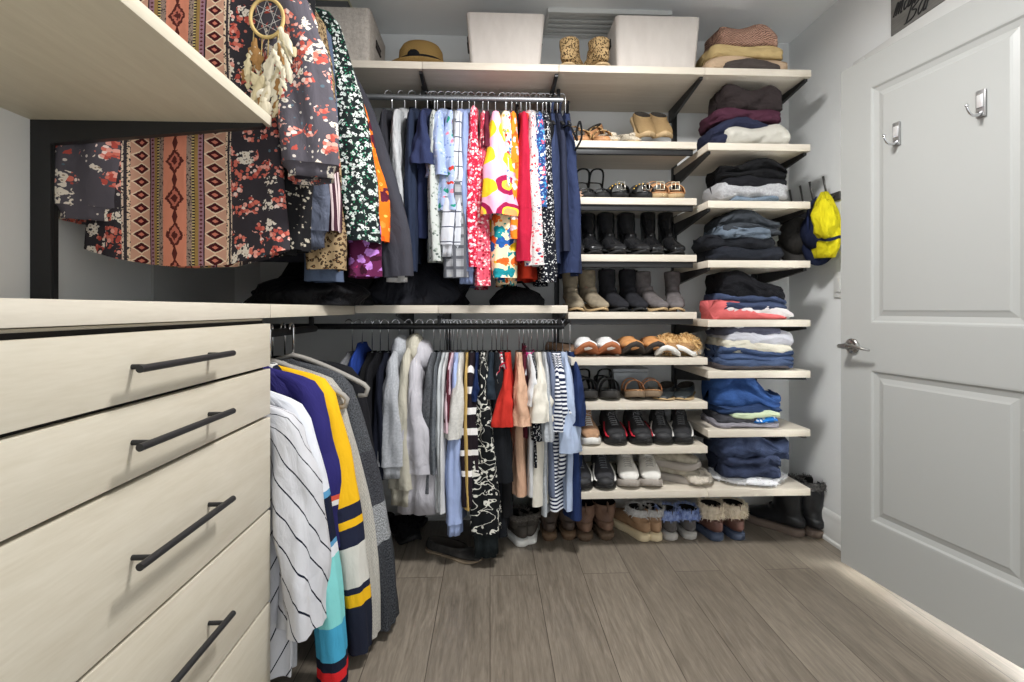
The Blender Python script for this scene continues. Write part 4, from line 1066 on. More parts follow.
# ------------------------------------------------------------------ shoes
FOOT = [(-.012, .086, .136, .045, .036), (-.016, .083, .130, .018, .037), (-.024, .079, .06, .010, .037), (-.05, .068, .0, .008, .042),
        (-.085, .054, -.06, .008, .045), (-.115, .042, -.10, .008, .040), (-.132, .031, -.127, .010, .028)]
def outline(L=.29, wid=1.0, n=40, toe=.6, pointy=0.0):
    tab = [(.5, 0), (.47, .022), (.4, .033), (.25, .034), (.05, .036), (-.15, .045), (-.28, .047), (-.38, .040), (-.46, .025 - pointy * .012), (-.5, 0)]
    pts = spline(tab, 5); r = [(x * wid * 1.02, y * L) for y, x in pts]; l = [(-x, y) for x, y in r[::-1]][1:-1]
    return r + l
def sole_mesh(L=.29, h=.025, wid=1.0, heelh=0.0, spring=.012, flare=1.0, pointy=0.0, z0=0.0, arch=0.0):
    ol = outline(L, wid, pointy=pointy); rings = []
    for f, k in ((.95, 0), (1.0, .12), (flare, .5), (1.0, .9), (.97, 1)):
        ring = []
        for x, y in ol:
            t = max(0, (-y / L - .25) / .25); lift = spring * t * t
            hh = heelh * smooth((y / L + .1) / .35)
            base = hh * (arch if k < .5 else 1) if heelh else 0
            ring.append((x * f, y * (1 + (f - 1) * .5), z0 + base + lift + h * k))
        rings.append(ring)
    return MB().loft(rings, cap0=True, cap1=True)
def upper_mesh(sections, wexp=.85, n=26, lining=.05, lip=.003, seed=0, crease=.0):
    S = spline(sections, 4); rings = []
    def ring(s, f=1.0, dz=0.0):
        iy, iz, oy, oz, w = s; c = Vector((0, (iy + oy) / 2, (iz + oz) / 2 + dz)); ax = Vector((0, (iy - oy) / 2, (iz - oz) / 2)) * f
        out = []
        for k in range(n):
            a = 2 * PI * k / n; ca, sa = cos(a), sin(a)
            q = ax * math.copysign(abs(ca) ** wexp, ca) + Vector((w * f * math.copysign(abs(sa) ** wexp, sa), 0, 0))
            p = c + q
            if crease: 
                e = crease * nz(p.x * 20 + seed, p.y * 26, p.z * 26); p = p + q.normalized() * e
            out.append(p)
        return out
    s0 = S[0]
    rings.append(ring(s0, .55, -lining * 1.05)); rings.append(ring(s0, .86, -lining)); rings.append(ring(s0, .88, -.006)); rings.append(ring(s0, .95, lip))
    nl = len(rings)
    for s in S: rings.append(ring(s))
    m = MB(); m.loft(rings, cap0=True, cap1=True, mif=lambda i, j: 1 if i < nl - 1 else 0)
    return m
def scale_sec(sec, L, wid, z=0.0, high=1.0):
    k = L / .272
    return [(a * k, b * k * high + z, c * k, d * k * high + z, w * wid) for a, b, c, d, w in sec]
LINER = cloth((60, 55, 50)); DARKL = cloth((18, 17, 17)); RUB = plain((24, 24, 25), .7, name='black rubber'); WHR = plain((222, 220, 214), .6, name='white rubber')
TANR = plain((176, 150, 112), .7, name='tan sole'); GUM = plain((100, 78, 58), .7, name='gum sole')
PROTO = {}
def put(key, builder, name, label, cat, loc, rotz, group=None, tiltx=0.0, mirror=False, roll=0.0):
    rot = (tiltx, roll, rotz)
    if key in PROTO:
        o = dup(PROTO[key], loc, rot, label, group)
        if not group and 'group' in o: del o['group']
        return o
    t = thing(name, label, cat, loc, 0, group, rot); builder(t); PROTO[key] = t
    return t
def sneaker(up, sole, lace, L=.28, wid=1.0, stripe=None, toe=None, lin_=LINER, tongue=None, thick=.028):
    def b(t):
        sec = [(.0, .098, .118, .088, .030), (-.006, .092, .134, .05, .035)] + FOOT[1:]
        upo = upper_mesh(scale_sec(sec, L, wid, thick - .008), n=26).build('upper', [up, lin_], t)
        sole_mesh(L * 1.06, thick, wid * 1.06, spring=.014, flare=1.03).build('sole', sole, t)
        k = L / .272; m = MB()
        for i in range(5):
            y, z = lerp(-.018, -.074, i / 4) * k, lerp(.081, .058, i / 4) * k + thick + .0015 - .008
            m.tube([(-.026 * wid, y + .006, z - .022), (-.012, y, z + .001), (.012, y, z + .001), (.026 * wid, y + .006, z - .022)], .0028, 6)
        m.tube([(0, -.012 * k, .09 * k + thick), (.014, -.03 * k, .1 * k + thick), (.02, -.034 * k, .086 * k + thick), (.0, -.016 * k, .088 * k + thick), (-.016, -.03 * k, .098 * k + thick), (-.022, -.036 * k, .084 * k + thick)], .002, 6)
        m.build('laces', lace, upo)
        MB().ellipsoid((0, .0 * k, .092 * k + thick), (.024, .02, .03), 14, 8).build('tongue', tongue or up, t)
        if stripe:
            m = MB()
            for sx in (-1, 1):
                m.tube([(sx * .036 * wid, -.02 * k, .07 * k + .01), (sx * .047 * wid, -.07 * k, .045 * k + .01), (sx * .045 * wid, -.105 * k, .026 + thick * .5), (sx * .030 * wid, -.128 * k, .012 + thick)], .005, 6, flat=.5)
            m.build('side_stripe', stripe, t)
        if toe: MB().ellipsoid((0, -.118 * k, .025 + thick * .5), (.040 * wid, .03 * k, .022), 16, 8).build('toe_cap', toe, t)
    return b
def boot(up, sole, H=.22, L=.27, wid=1.0, soleh=.016, heel=0.0, heelw=.03, lin_=DARKL, shaftw=.048, cuff=None, cuffh=.05, laces=None, toe=None, crease=.004, pull=True, toecap=None, flare=0.0, fur=0, seed=0, cuffdroop=0.0, sunk=0.0):
    def b(t):
        k = L / .272; hl = heel
        sec = [(.018, H, .122 + flare, H - .004, shaftw + flare), (.016, H * .8, .122 + flare * .5, H * .78, shaftw * .97 + flare * .5), (.010, H * .58 + .01, .122, H * .55, shaftw * .86),
               (.0, .118, .128, .088, .037), (-.012, .1, .138, .048, .036)] + FOOT[1:]
        sec = [(a * k, z1, c * k, z2, w * wid) for a, z1, c, z2, w in sec]
        lift = lambda y: hl * smooth((y / k + .09) / .15)
        sec2 = []
        for i, (a, z1, c, z2, w) in enumerate(sec):
            if i < 4: sec2.append((a, z1, c, z2, w))
            else: sec2.append((a, z1 + soleh * .7 + lift(a) * .6, c, z2 + soleh * .7 + lift(c), w))
        upo = upper_mesh(sec2, n=26, crease=crease, seed=seed, wexp=.9).build('upper', [up, lin_], t)
        sole_mesh(L * 1.0, soleh, wid * 1.0, heelh=hl, spring=.012, arch=1.0).build('sole', sole, t)
        if heel:
            y = .095 * k
            MB().loft([[(heelw * f * cos(2 * PI * q / 16), y + heelw * f * sin(2 * PI * q / 16), z) for q in range(16)] for f, z in ((.95, 0), (.9, hl * .4), (1.08, hl + .006))], cap0=True, cap1=True).build('heel', sole, t)
        if pull: MB().tube([(0, .124 * k + flare, H - .03), (0, .128 * k + flare, H + .012), (0, .118 * k + flare, H + .012), (0, .116 * k + flare, H - .02)], .007, 6, flat=.35).build('pull_tab', up, upo)
        if cuff:
            cy = (.018 + .122) / 2 * k; rx, ry = (shaftw + flare) * wid, .054 * k + flare / 2; m = MB()
            m.loft([[(rx * f * cos(2 * PI * q / 22), cy + ry * f * sin(2 * PI * q / 22), H + z - cuffdroop * (.5 - .5 * sin(2 * PI * q / 22)) * (z < 0)) for q in range(22)] for f, z in ((.9, -.02), (1.0, .008), (1.12, .004), (1.2, -cuffh * .5), (1.1, -cuffh))])
            furry(m, fur or 500, .016, .0016, seed + 3); m.build('fur_cuff', cuff, upo)
        if laces:
            m = MB()
            for i in range(6):
                z = lerp(.1, H - .02, i / 5); y = interp([(.1, -.028), (.13, -.004), (H, .013)], z) * k - .004
                m.tube([(-.02, y + .008, z), (0, y, z + .004), (.02, y + .008, z)], .0028, 6)
            m.build('laces', laces, t)
        if toecap: upper_mesh([(a, b_ + .002, c, d - .001, w * 1.03) for a, b_, c, d, w in sec2[-4:]], n=22, lining=.001).build('toe_cap', toecap, t)
    return b
def pump(up, sole, L=.25, wid=.9, heel=0.0, pointy=.5, bow=None, lin_=LINER):
    """low cut flat or heel"""
    def b(t):
        k = L / .272; hl = heel; lift = lambda y: hl * smooth((y / k + .06) / .16)
        sec = [(-.068, .044, .128, .052, .034), (-.070, .042, .136, .03, .035), (-.074, .04, .128, .008, .035), (-.078, .038, .05, .006, .037), (-.086, .035, -.03, .006, .042), (-.108, .030, -.088, .006, .037), (-.136, .018, -.132, .008, .02)]
        sec = [(a * k, b_ * 1.0 + lift(a), c * k, d + lift(c), w * wid) for a, b_, c, d, w in sec]
        upper_mesh(sec, n=24, lining=.026).build('upper', [up, lin_], t)
        sole_mesh(L * 1.02, .008, wid, heelh=hl, spring=.006, pointy=pointy, arch=1.0).build('sole', sole, t)
        if hl: MB().loft([[(.02 * f * cos(2 * PI * q / 14), .1 * k + .022 * f * sin(2 * PI * q / 14), z) for q in range(14)] for f, z in ((.6, 0), (.6, hl * .5), (1.1, hl + .004))], cap0=True, cap1=True).build('heel', sole, t)
        if bow: MB().ellipsoid((0, -.08 * k, .04), (.022, .012, .012), 12, 6).build('trim', bow, t)
    return b
def sandal(foot, strap, sole, L=.26, wid=.95, straps=((-.075, .038, .03), (-.02, .05, .03)), buckle=None, back=None, heel=0.0, thick=.02, deco=None):
    def b(t):
        k = L / .272
        sole_mesh(L * 1.02, thick, wid, heelh=heel, spring=.006, arch=1.0).build('sole', sole, t)
        sole_mesh(L * .98, .006, wid * .95, heelh=heel, spring=.006, z0=thick, arch=1.0).build('footbed', foot, t)
        for y, h, wd in straps:
            m = MB(); y *= k; rings = []
            z00 = thick + heel * smooth((y / L + .1) / .35)
            for i in range(13):
                a = PI * i / 12; x = .044 * wid * cos(a); z = z00 + h * sin(a) ** .8
                nx, nzz = cos(a), sin(a); h2 = wd / 2
                rings.append([(x, y - h2, z), (x + nx * .003, y - h2, z + nzz * .003), (x + nx * .004, y, z + nzz * .004), (x + nx * .003, y + h2, z + nzz * .003), (x, y + h2, z), (x - nx * .001, y, z - nzz * .001)])
            m.loft(rings, cap0=True, cap1=True).build('strap', strap, t)
        if buckle:
            y, h = straps[0][0] * k, straps[0][1]; z = thick + h
            MB().tube([(-.018, y - .055, z - .022), (.018, y - .055, z - .022), (.016, y - .045, z + .012), (-.016, y - .045, z + .012)], .0030, 6, closed=True).tube([(0, y - .055, z - .022), (0, y - .045, z + .012)], .002, 6).build('buckle', buckle, t)
        if back:
            m = MB(); z0 = thick + heel
            m.tube(spline([(-.033, .03 * k, z0), (-.034, .09 * k, z0 + .045), (-.024, .125 * k, z0 + .06), (0, .135 * k, z0 + .063), (.024, .125 * k, z0 + .06), (.034, .09 * k, z0 + .045), (.033, .03 * k, z0)], 4), .006, 8, flat=.5).build('heel_strap', back, t)
            MB().tube(spline([(-.033, .06 * k, z0 + .02), (-.03, .02 * k, z0 + .085), (0, .0, z0 + .098), (.03, .02 * k, z0 + .085), (.033, .06 * k, z0 + .02)], 4), .005, 8, flat=.5).build('ankle_strap', back, t)
        if heel: MB().loft([[(.022 * f * cos(2 * PI * q / 14), .1 * k + .024 * f * sin(2 * PI * q / 14), z) for q in range(14)] for f, z in ((.8, 0), (.8, heel * .5), (1.1, heel + .004))], cap0=True, cap1=True).build('heel', sole, t)
        if deco:
            m = MB(); y, h = straps[0][0] * k, straps[0][1]
            for i in range(7):
                a = PI * (i + 1) / 8; m.ellipsoid((.046 * wid * cos(a), y - .012, thick + h * sin(a) ** .8 + .003), (.006, .006, .006), 8, 5)
            m.build('studs', deco, t)
    return b
def clog(up, sole, lin_=LINER, L=.27, wid=1.05, fur=None):
    def b(t):
        k = L / .272
        sec = [(-.03, .074, .112, .046, .037), (-.035, .072, .128, .03, .038), (-.045, .068, .11, .012, .038), (-.06, .062, .02, .010, .042), (-.085, .056, -.055, .010, .045), (-.112, .046, -.10, .014, .041), (-.132, .034, -.126, .018, .03)]
        upper_mesh(scale_sec(sec, L, wid, .008), n=24, lining=.03).build('upper', [up, lin_], t)
        sole_mesh(L * 1.06, .022, wid * 1.06, spring=.035, flare=1.03).build('sole', sole, t)
        if fur:
            m = MB().ellipsoid((0, -.03 * k, .055), (.05, .06, .034), 20, 10); furry(m, 700, .03, .0018, 9, .8); m.build('fur', fur, t)
    return b
def floorpos(px, py, z):
    """where a sole seen at px, py stands on level z"""
    return onZ(px, py, z)
def shoe_row(key, b, name, cat, labels, pxs, Yc, z, rots, group=None, dz=0.0, **k):
    out = []
    for l, p, r in zip(labels, pxs, rots):
        out.append(put(key, b, name, l, cat, (onY(p, 300, Yc - .13)[0], Yc, z + dz), math.radians(r), group, **k))
    return out
S = shoe_row
def pair(desc, a='left', b='right', noun='shoe', tail=''):
    return ['%s, the %s %s of the pair%s' % (desc, a, noun, tail), '%s, the %s %s of the pair%s' % (desc, b, noun, tail)]
YU, YL = 2.395, 2.32
# shelf under the high shelf
LEO = leopard(sc=90.0); TANL = leather((156, 106, 64), .5); SNK = floral((196, 186, 168), [(120, 104, 84), (90, 80, 66)], 140, .35, .8)
S('leosandal', sandal(TANL, LEO, TANL, straps=((-.085, .036, .05), (.06, .06, .04)), back=None, thick=.018), 'sandal', 'sandal', pair('tan sandal with a spotted toe band', noun='sandal'), (581, 604), YU - .01, ZM[0], (4, 0), dz=.03, tiltx=.28)
S('flap', pump(TANL, GUM, L=.24, pointy=0), 'mule', 'shoe', ['brown leather mule standing behind the spotted sandals'], (599,), YU + .05, ZM[0], (-35,), tiltx=.5, dz=.07)
S('snakeflat', pump(SNK, TANR, bow=SNK), 'flat_shoe', 'shoe', pair('snake print flat shoe beside the spotted sandals'), (613, 633), YU - .01, ZM[0], (8, 12), tiltx=.2, dz=.022)
RAF = knit((196, 166, 122), 160, (150, 118, 78))
S('espa', clog(RAF, TANR, L=.25, wid=.95), 'espadrille', 'shoe', pair('woven straw espadrille standing at the shelf end'), (650, 667), YU - .03, ZM[0], (0, 0), tiltx=.75, dz=.085)
# second shelf
NUDE = leather((196, 152, 124), .4); PATB = leather((20, 20, 21), .25)
S('nude', pump(NUDE, TANR, heel=.09), 'heel', 'shoe', ['nude heel half hidden by the navy dress'], (578,), YU, ZM[1], (20,))
S('strappy', sandal(PATB, PATB, RUB, straps=((-.09, .03, .014), (-.06, .038, .014)), back=PATB, heel=.05), 'sandal', 'sandal', pair('black strappy heeled sandal beside the nude heel', noun='sandal'), (589, 604), YU, ZM[1], (0, 0))
SILV = plain((200, 196, 186), .25, .9, name='silver'); GOLD = plain((206, 168, 90), .3, .9, name='gold')
S('slideb', sandal(PATB, PATB, RUB, straps=((-.06, .04, .10),), buckle=SILV, deco=GOLD, back=None), 'slide', 'sandal', pair('black slide with a silver buckle and gold studs', noun='slide'), (622, 645), YU - .015, ZM[1], (0, 4), tiltx=.22, dz=.026)
S('slidet', sandal(TANL, leather((160, 112, 70), .45), TANR, straps=((-.06, .042, .095), (.045, .046, .05)), buckle=plain((224, 214, 190), .3, .7, name='pale buckle')), 'slide', 'sandal', pair('tan slide with a wide buckled strap', noun='slide'), (664, 683), YU - .015, ZM[1], (-6, -14), tiltx=.3, dz=.035)
# boots
BB = boot(leather((24, 24, 26), .16, c2=(38, 38, 40)), RUB, H=.215, L=.26, heel=.035, soleh=.01, shaftw=.04, wid=.92)
S('bb', BB, 'ankle_boot', 'boot', pair('shiny black ankle boot next to the navy dress', noun='boot'), (576, 596), YU, ZM[2], (5, 0))
S('bb2', boot(leather((26, 26, 28), .2, c2=(44, 44, 46)), RUB, H=.22, L=.28, heel=.03, soleh=.012, wid=.98, shaftw=.043), 'ankle_boot', 'boot', pair('shiny black boot, middle pair of its row', noun='boot'), (617, 640), YU, ZM[2], (6, 10), )
S('bb3', boot(leather((19, 19, 21), .14, c2=(34, 34, 36)), RUB, H=.225, L=.26, heel=.04, soleh=.01, wid=.86, shaftw=.042), 'ankle_boot', 'boot', pair('shiny black heeled boot by the shelf end', noun='boot'), (660, 680), YU, ZM[2], (-4, 0))
TAU = suede((150, 138, 118)); BSU = suede((44, 44, 48)); GSU = suede((112, 106, 106))
S('tb', boot(TAU, TANR, H=.2, L=.26, shaftw=.041, wid=.95, heel=.03, soleh=.01), 'ankle_boot', 'boot', pair('taupe suede ankle boot', noun='boot', tail=' under the navy dress'), (577, 598), YU, ZM[3], (0, 12))
S('bs', boot(BSU, RUB, H=.205, L=.26, shaftw=.041, wid=.95, heel=.03, soleh=.01), 'ankle_boot', 'boot', pair('charcoal suede boot', noun='boot', tail=' by taupe ones'), (619, 640), YU, ZM[3], (10, 5))
S('gs', boot(GSU, TANR, H=.195, L=.26, shaftw=.041, wid=.92, heel=.05, soleh=.01, heelw=.024), 'ankle_boot', 'boot', pair('grey suede ankle boot with a pale stacked heel', noun='boot'), (658, 684), YU, ZM[3], (14, -14))
# low shelves
S('wclog', clog(leather((206, 204, 200), .5), plain((160, 96, 60), .7, name='rust sole')), 'slip_on', 'shoe', pair('white slip-on with a rust brown sole'), (589, 612), YL, ZM[4], (0, 0), tiltx=-.12)
S('tclog', clog(leather((178, 118, 62), .5), plain((48, 42, 38), .7, name='dark sole'), L=.28), 'clog', 'shoe', pair('tan leather clog with a dark sole'), (636, 660), YL, ZM[4], (0, -4), tiltx=-.12)
FURM = heather((190, 146, 88), (226, 196, 146), 60)
S('furs', clog(suede((176, 138, 96)), WHR, fur=FURM, L=.27, wid=1.1), 'slipper', 'slipper', pair('slipper with long golden fur', noun='slipper'), (678, 699), YL - .02, ZM[4], (-20, -38), )
S('brm', pump(leather((110, 82, 60), .5), GUM), 'loafer', 'shoe', ['brown loafer behind the white slip-ons'], (572,), YL + .06, ZM[4], (50,))
S('bsand', sandal(PATB, leather((26, 26, 27), .5), plain((42, 40, 38), .7, name='dark sole'), straps=((-.075, .055, .045), (.0, .062, .04)), thick=.03, back=PATB), 'sandal', 'sandal', pair('black chunky sandal on the shelf below the slip-ons', noun='sandal'), (590, 613), YL, ZM[5], (2, 0), tiltx=-.1)
S('tsand', sandal(suede((170, 126, 88)), leather((160, 100, 58), .5), plain((120, 102, 82), .8, name='cork'), straps=((-.06, .05, .035), (.02, .058, .03)), thick=.026), 'sandal', 'sandal', pair('tan cork sandal between the black pairs', noun='sandal'), (640, 660), YL, ZM[5], (-4, -12), tiltx=-.12)
S('bloaf', pump(leather((28, 32, 34), .3), TANR, L=.27, wid=1.05, pointy=0), 'loafer', 'shoe', pair('black loafer with a pale welt'), (676, 696), YL, ZM[5], (-25, -30), )
sn = S('tsneak', sneaker(suede((190, 150, 118)), WHR, WHR, wid=.95), 'sneaker', 'sneaker', ['tan sneaker with a white toe beside the red ones'], (592,), YL, ZM[6], (0,))
BK = leather((30, 30, 32), .6); RED = plain((186, 34, 52), .6, name='red fabric')
S('rsneak', sneaker(BK, RUB, heather((70, 70, 74), (130, 130, 132)), stripe=RED, toe=BK), 'running_shoe', 'sneaker', pair('black running shoe with red and white edges'), (618, 644), YL, ZM[6], (0, 0))
S('wsneak', sneaker(BK, RUB, heather((60, 62, 64), (110, 110, 112)), stripe=WHR, toe=BK), 'running_shoe', 'sneaker', ['black running shoe with white edges beside the red pair', 'black running shoe with white edges at the shelf end'], (669, 691), YL, ZM[6], (-10, -16), tiltx=0)
S('bsneak', sneaker(leather((34, 34, 38), .7), RUB, heather((60, 62, 66), (120, 122, 126)), stripe=WHR, L=.29, toe=BK), 'running_shoe', 'sneaker', pair('black laced running shoe on the lowest shelf', noun='shoe'), (583, 608), YL, ZB, (0, -4))
OFFW = leather((206, 202, 194), .7, c2=(224, 220, 212)); GRYR = plain((160, 152, 144), .7, name='grey sole')
S('cwhite', sneaker(OFFW, GRYR, heather((150, 146, 140), (180, 176, 170)), L=.285, wid=1.05), 'sneaker', 'sneaker', pair('off white sneaker with a bow lace'), (634, 657), YL, ZB, (-8, -10), tiltx=-.05)
GB = suede((176, 168, 152))
S('gbs', sneaker(GB, GRYR, OFFW, L=.265, wid=1.0), 'sneaker', 'sneaker', ['beige grey sneaker lying crosswise on top of its mate', 'beige grey sneaker flat on the lowest shelf under its mate'], (680, 682), YL, ZB, (56, 62))
PROTO['gbs'].location.z = ZB + .062
S('olive', pump(leather((66, 66, 52), .6), RUB), 'flat_shoe', 'shoe', ['olive flat shoe tucked behind the off white sneakers'], (622,), YL + .07, ZB, (-30,), tiltx=-.3)
# clear box behind the tan cork sandals
CLR = plain((150, 156, 160), .15, .0, .5, name='clear plastic lid')
x0, z0 = onY(612, 398, 2.42); x1, _ = onY(652, 398, 2.42)
t = thing('shoe_box', 'translucent grey shoe box behind the tan cork sandals', 'box', ((x0 + x1) / 2, 2.5, ZM[5]))
MB().box((-.085, -.06, 0), (.085, .06, .1), .006).build('box_body', CLR, t, 'auto'); MB().box((-.09, -.065, .1), (.09, .065, .115), .004).build('lid', plain((186, 190, 194), .3, name='pale lid'), t, 'auto')

# ------------------------------------------------------------------ boots on the floor
def onfloor(key, b, name, cat, labels, pos, rots, **k):
    for l, (px, py), r in zip(labels, pos, rots):
        x, y = onZ(px, py, .001); put(key, b, name, l, cat, (x, y + .13, 0), math.radians(r), None, **k)
BRW = leather((90, 62, 46), .7, c2=(124, 90, 68)); DBR = leather((54, 43, 37), .6, c2=(80, 62, 50))
onfloor('hiker', boot(leather((50, 44, 38), .7), WHR, H=.13, L=.28, soleh=.026, cuff=heather((70, 66, 62), (110, 104, 98)), fur=200, cuffh=.02), 'winter_boot', 'boot', pair('dark brown low winter boot with a pale sole rim', noun='boot'), ((514, 547), (533, 544)), (200, 172))
onfloor('chels', boot(DBR, GUM, H=.145, L=.27, soleh=.024, heel=.012), 'ankle_boot', 'boot', pair('dark brown ankle boot standing under the striped tees', noun='boot'), ((551, 542), (569, 541)), (178, 182))
onfloor('brownb', boot(BRW, plain((92, 74, 58), .7, name='brown sole'), H=.165, L=.28, soleh=.024, heel=.012, wid=1.1, crease=.007), 'work_boot', 'boot', pair('brown leather work boot under the black running shoes', noun='boot'), ((587, 542), (606, 541)), (178, 184))
TANB = leather((138, 100, 66), .7, c2=(166, 126, 88))
onfloor('tanhi', boot(TANB, plain((214, 196, 160), .7, name='cream sole'), H=.135, L=.28, soleh=.03, cuff=heather((160, 158, 156), (200, 198, 196)), fur=260, cuffh=.025), 'winter_boot', 'boot', pair('tan high-top winter boot with a cream sole', noun='boot'), ((637, 542), (655, 541)), (202, 184))
BFUR = heather((90, 110, 170), (170, 186, 220), 60)
onfloor('blue', boot(suede((96, 92, 90)), plain((170, 166, 160), .7, name='grey sole'), H=.125, L=.26, soleh=.026, cuff=BFUR, fur=700, cuffh=.035, cuffdroop=.015), 'winter_boot', 'boot', pair('grey winter boot with shaggy blue fur', noun='boot'), ((672, 541), (692, 540)), (182, 180))
CFUR = heather((190, 176, 152), (226, 214, 196), 60)
onfloor('duck', boot(leather((84, 50, 40), .6, c2=(108, 66, 54)), plain((62, 72, 92), .6, name='slate rubber'), H=.15, L=.28, soleh=.03, cuff=CFUR, fur=800, cuffh=.05, cuffdroop=.02, wid=1.05), 'winter_boot', 'boot', pair('dark red brown winter boot with cream fur cuff', noun='boot'), ((714, 541), (737, 540)), (190, 186))
RUBB = leather((17, 18, 21), .35, c2=(28, 30, 34))
onfloor('rain', boot(RUBB, plain((104, 90, 80), .8, name='tread sole'), H=.25, L=.30, soleh=.03, wid=1.15, shaftw=.056, flare=.004, cuff=heather((60, 58, 58), (110, 108, 106)), cuffh=.03, fur=400), 'snow_boot', 'boot', pair('tall black rubber snow boot by the corner', noun='boot'), ((788, 538), (814, 537)), (214, 188))
x, y = onZ(452, 566, .001)
put('slip', pump(suede((66, 64, 62)), plain((136, 120, 100), .7, name='tan edge'), L=.28, wid=1.1, pointy=0), 'slipper', 'dark grey slipper on the floor under the pale hoodies', 'slipper', (x, y + .1, 0), math.radians(62))
x, y = onZ(400, 545, .001)
put('slip2', clog(cloth((26, 26, 28)), RUB, fur=cloth((24, 24, 26))), 'slipper', 'fuzzy black slipper on the floor beneath the cream hoodie', 'slipper', (x, y + .1, 0), math.radians(30))
put('slip2', None, 'slipper', 'fuzzy black slipper on the floor below the grey hoodie', 'slipper', (x - .13, y + .14, 0), math.radians(-20))
x, y = onZ(420, 528, .001)
put('slip3', boot(cloth((24, 24, 26)), RUB, H=.16, L=.27, cuff=cloth((30, 30, 32)), fur=300), 'winter_boot', 'black fuzzy boot standing behind the black slippers', 'boot', (x, y + .13, 0), math.radians(170))

# ------------------------------------------------------------------ things on the top shelf
def woven():
    t = NT('woven paper rope'); uv = t.coord('UV'); s = t.sep(uv)
    w = t.node('ShaderNodeTexWave', {'Vector': uv, 'Scale': 60.0, 'Distortion': 1.0}, bands_direction='X').outputs[1]
    w2 = t.node('ShaderNodeTexWave', {'Vector': uv, 'Scale': 95.0, 'Distortion': 1.5}, bands_direction='Y').outputs[1]
    n = t.noise(t.mapped('UV', (3, 1, 1)), 9, 3.0)
    f = t.math('ADD', t.math('MULTIPLY', w, .3), t.math('MULTIPLY_ADD', w2, .3, t.math('MULTIPLY', n, .4)))
    t.bump(f, .4, .004)
    return t.done(t.ramp(f, [(.25, lin((188, 180, 173))), (.7, lin((214, 207, 200)))]), .9, spec=.1)
WOV = woven()
def bin_(name, label, loc, bot, top, H, mat, handles=(-1, 1), rotz=0.0, wall=.008, rc=.02, hz=.72):
    t = thing(name, label, 'bin', loc, rotz)
    def rr(hx, hy, z, f=0.0):
        out = []; hx -= f; hy -= f
        for cx, cy, a0 in ((1, 1, 0), (-1, 1, 1), (-1, -1, 2), (1, -1, 3)):
            for k in range(5):
                a = (a0 + k / 4) * PI / 2; out.append((cx * (hx - rc) + rc * cos(a), cy * (hy - rc) + rc * sin(a), z))
        return out
    L_ = lambda k: (lerp(bot[0], top[0], k), lerp(bot[1], top[1], k))
    rings = [rr(bot[0] - .01, bot[1] - .01, 0)] + [rr(*L_(k), H * k if k > 0 else .003) for k in (0, .25, .5, .75, .97, 1)]
    rings += [rr(*L_(1), H, wall), rr(*L_(.5), H * .5, wall), rr(*L_(0), .012, wall)]
    m = MB().loft(rings, cap0=True, cap1=True); m.build('basket', mat, t, 'auto')
    for s in handles:
        hx = lerp(bot[0], top[0], hz); m = MB()
        m.tube([(s * hx, -.045, H * hz - .013), (s * hx, .045, H * hz - .013), (s * hx, .045, H * hz + .013), (s * hx, -.045, H * hz + .013)], .006, 8, closed=True)
        m.box((s * hx - .003, -.045, H * hz - .013), (s * hx + .003, .045, H * hz + .013), .001); m.build('handle', plain((40, 34, 30), .7, name='dark handle cutout'), t, 'auto')  # dark plate stands in for the shade inside the handle hole
    return t
def top_bin(label, pxa, pxb, pya, pyb, pxa2, pxb2, **k):
    Yf = YF + .045
    xa, zt_ = onY(pxa, pya, Yf - .01); xb, _ = onY(pxb, pya, Yf - .01); xc, _ = onY(pxa2, pyb, Yf); xd, _ = onY(pxb2, pyb, Yf)
    return bin_('storage_bin', label, ((xa + xb) / 2, Yf + .14, ZT), ((xd - xc) / 2, .125), ((xb - xa) / 2, .15), zt_ - ZT, WOV, **k)
top_bin('plain off white woven bin between the straw hat and the spotted booties', 466, 545, 12, 64, 471, 541)
top_bin('off white woven bin with dark things poking over its rim', 616, 701, 15, 67, 619, 698)
xb, zb = onY(660, 15, 2.25)
t = MB().ellipsoid((0, 0, 0), (.05, .05, .022), 14, 8, .4, 2).ellipsoid((.05, .01, -.004), (.03, .04, .02), 12, 8, .4, 6)
o = thing('scarf', 'dark bundled scarf poking over the rim of the full woven bin', 'scarf', (xb + .12, 2.33, zb - .008)); t.build('bundle', cloth((48, 36, 36)), o)
xa, _ = onY(331, 60, 2.22); xb, zt_ = onY(371, 12, 2.22)
BG = heather((168, 160, 152), (190, 183, 174), 300)
bin_('fabric_bin', 'grey beige fabric bin with a dark handle cutout near the corner', (xb - .17, 2.36, ZT), (.165, .165), (.172, .17), zt_ - ZT, BG, handles=(1,), hz=.62)
xb, zt2 = onY(352, 5, 2.22)
t = thing('storage_box', 'flat dark box lying on the grey beige fabric bin', 'box', (xb - .15, 2.37, zt_ + .002))
MB().box((-.13, -.14, 0), (.13, .14, .05), .004).build('box_body', plain((74, 74, 74), .6, name='dark card'), t, 'auto'); MB().box((-.133, -.143, .05), (.133, .143, .062), .003).build('lid', plain((190, 188, 160), .6, name='pale card'), t, 'auto')
# hat
xh, _ = onY(421, 60, 2.32)
t = thing('sun_hat', 'straw sun hat with a black ribbon on the top shelf', 'hat', (xh, 2.325, ZT))
STRAW = knit((186, 152, 94), 220, (140, 108, 60))
MB().lathe([(.001, .145), (.05, .144), (.085, .134), (.098, .112), (.102, .07), (.106, .03), (.13, .022), (.155, .03), (.157, .026), (.13, .014), (.104, .004)], n=40, sy=.92).build('straw_body', STRAW, t)
m = MB().lathe([(.1055, .03), (.1085, .031), (.1070, .062), (.103, .062)], n=40, sy=.92); m.ellipsoid((-.02, -.1, .055), (.028, .012, .026), 12, 6); m.build('ribbon', cloth(BLK), t)
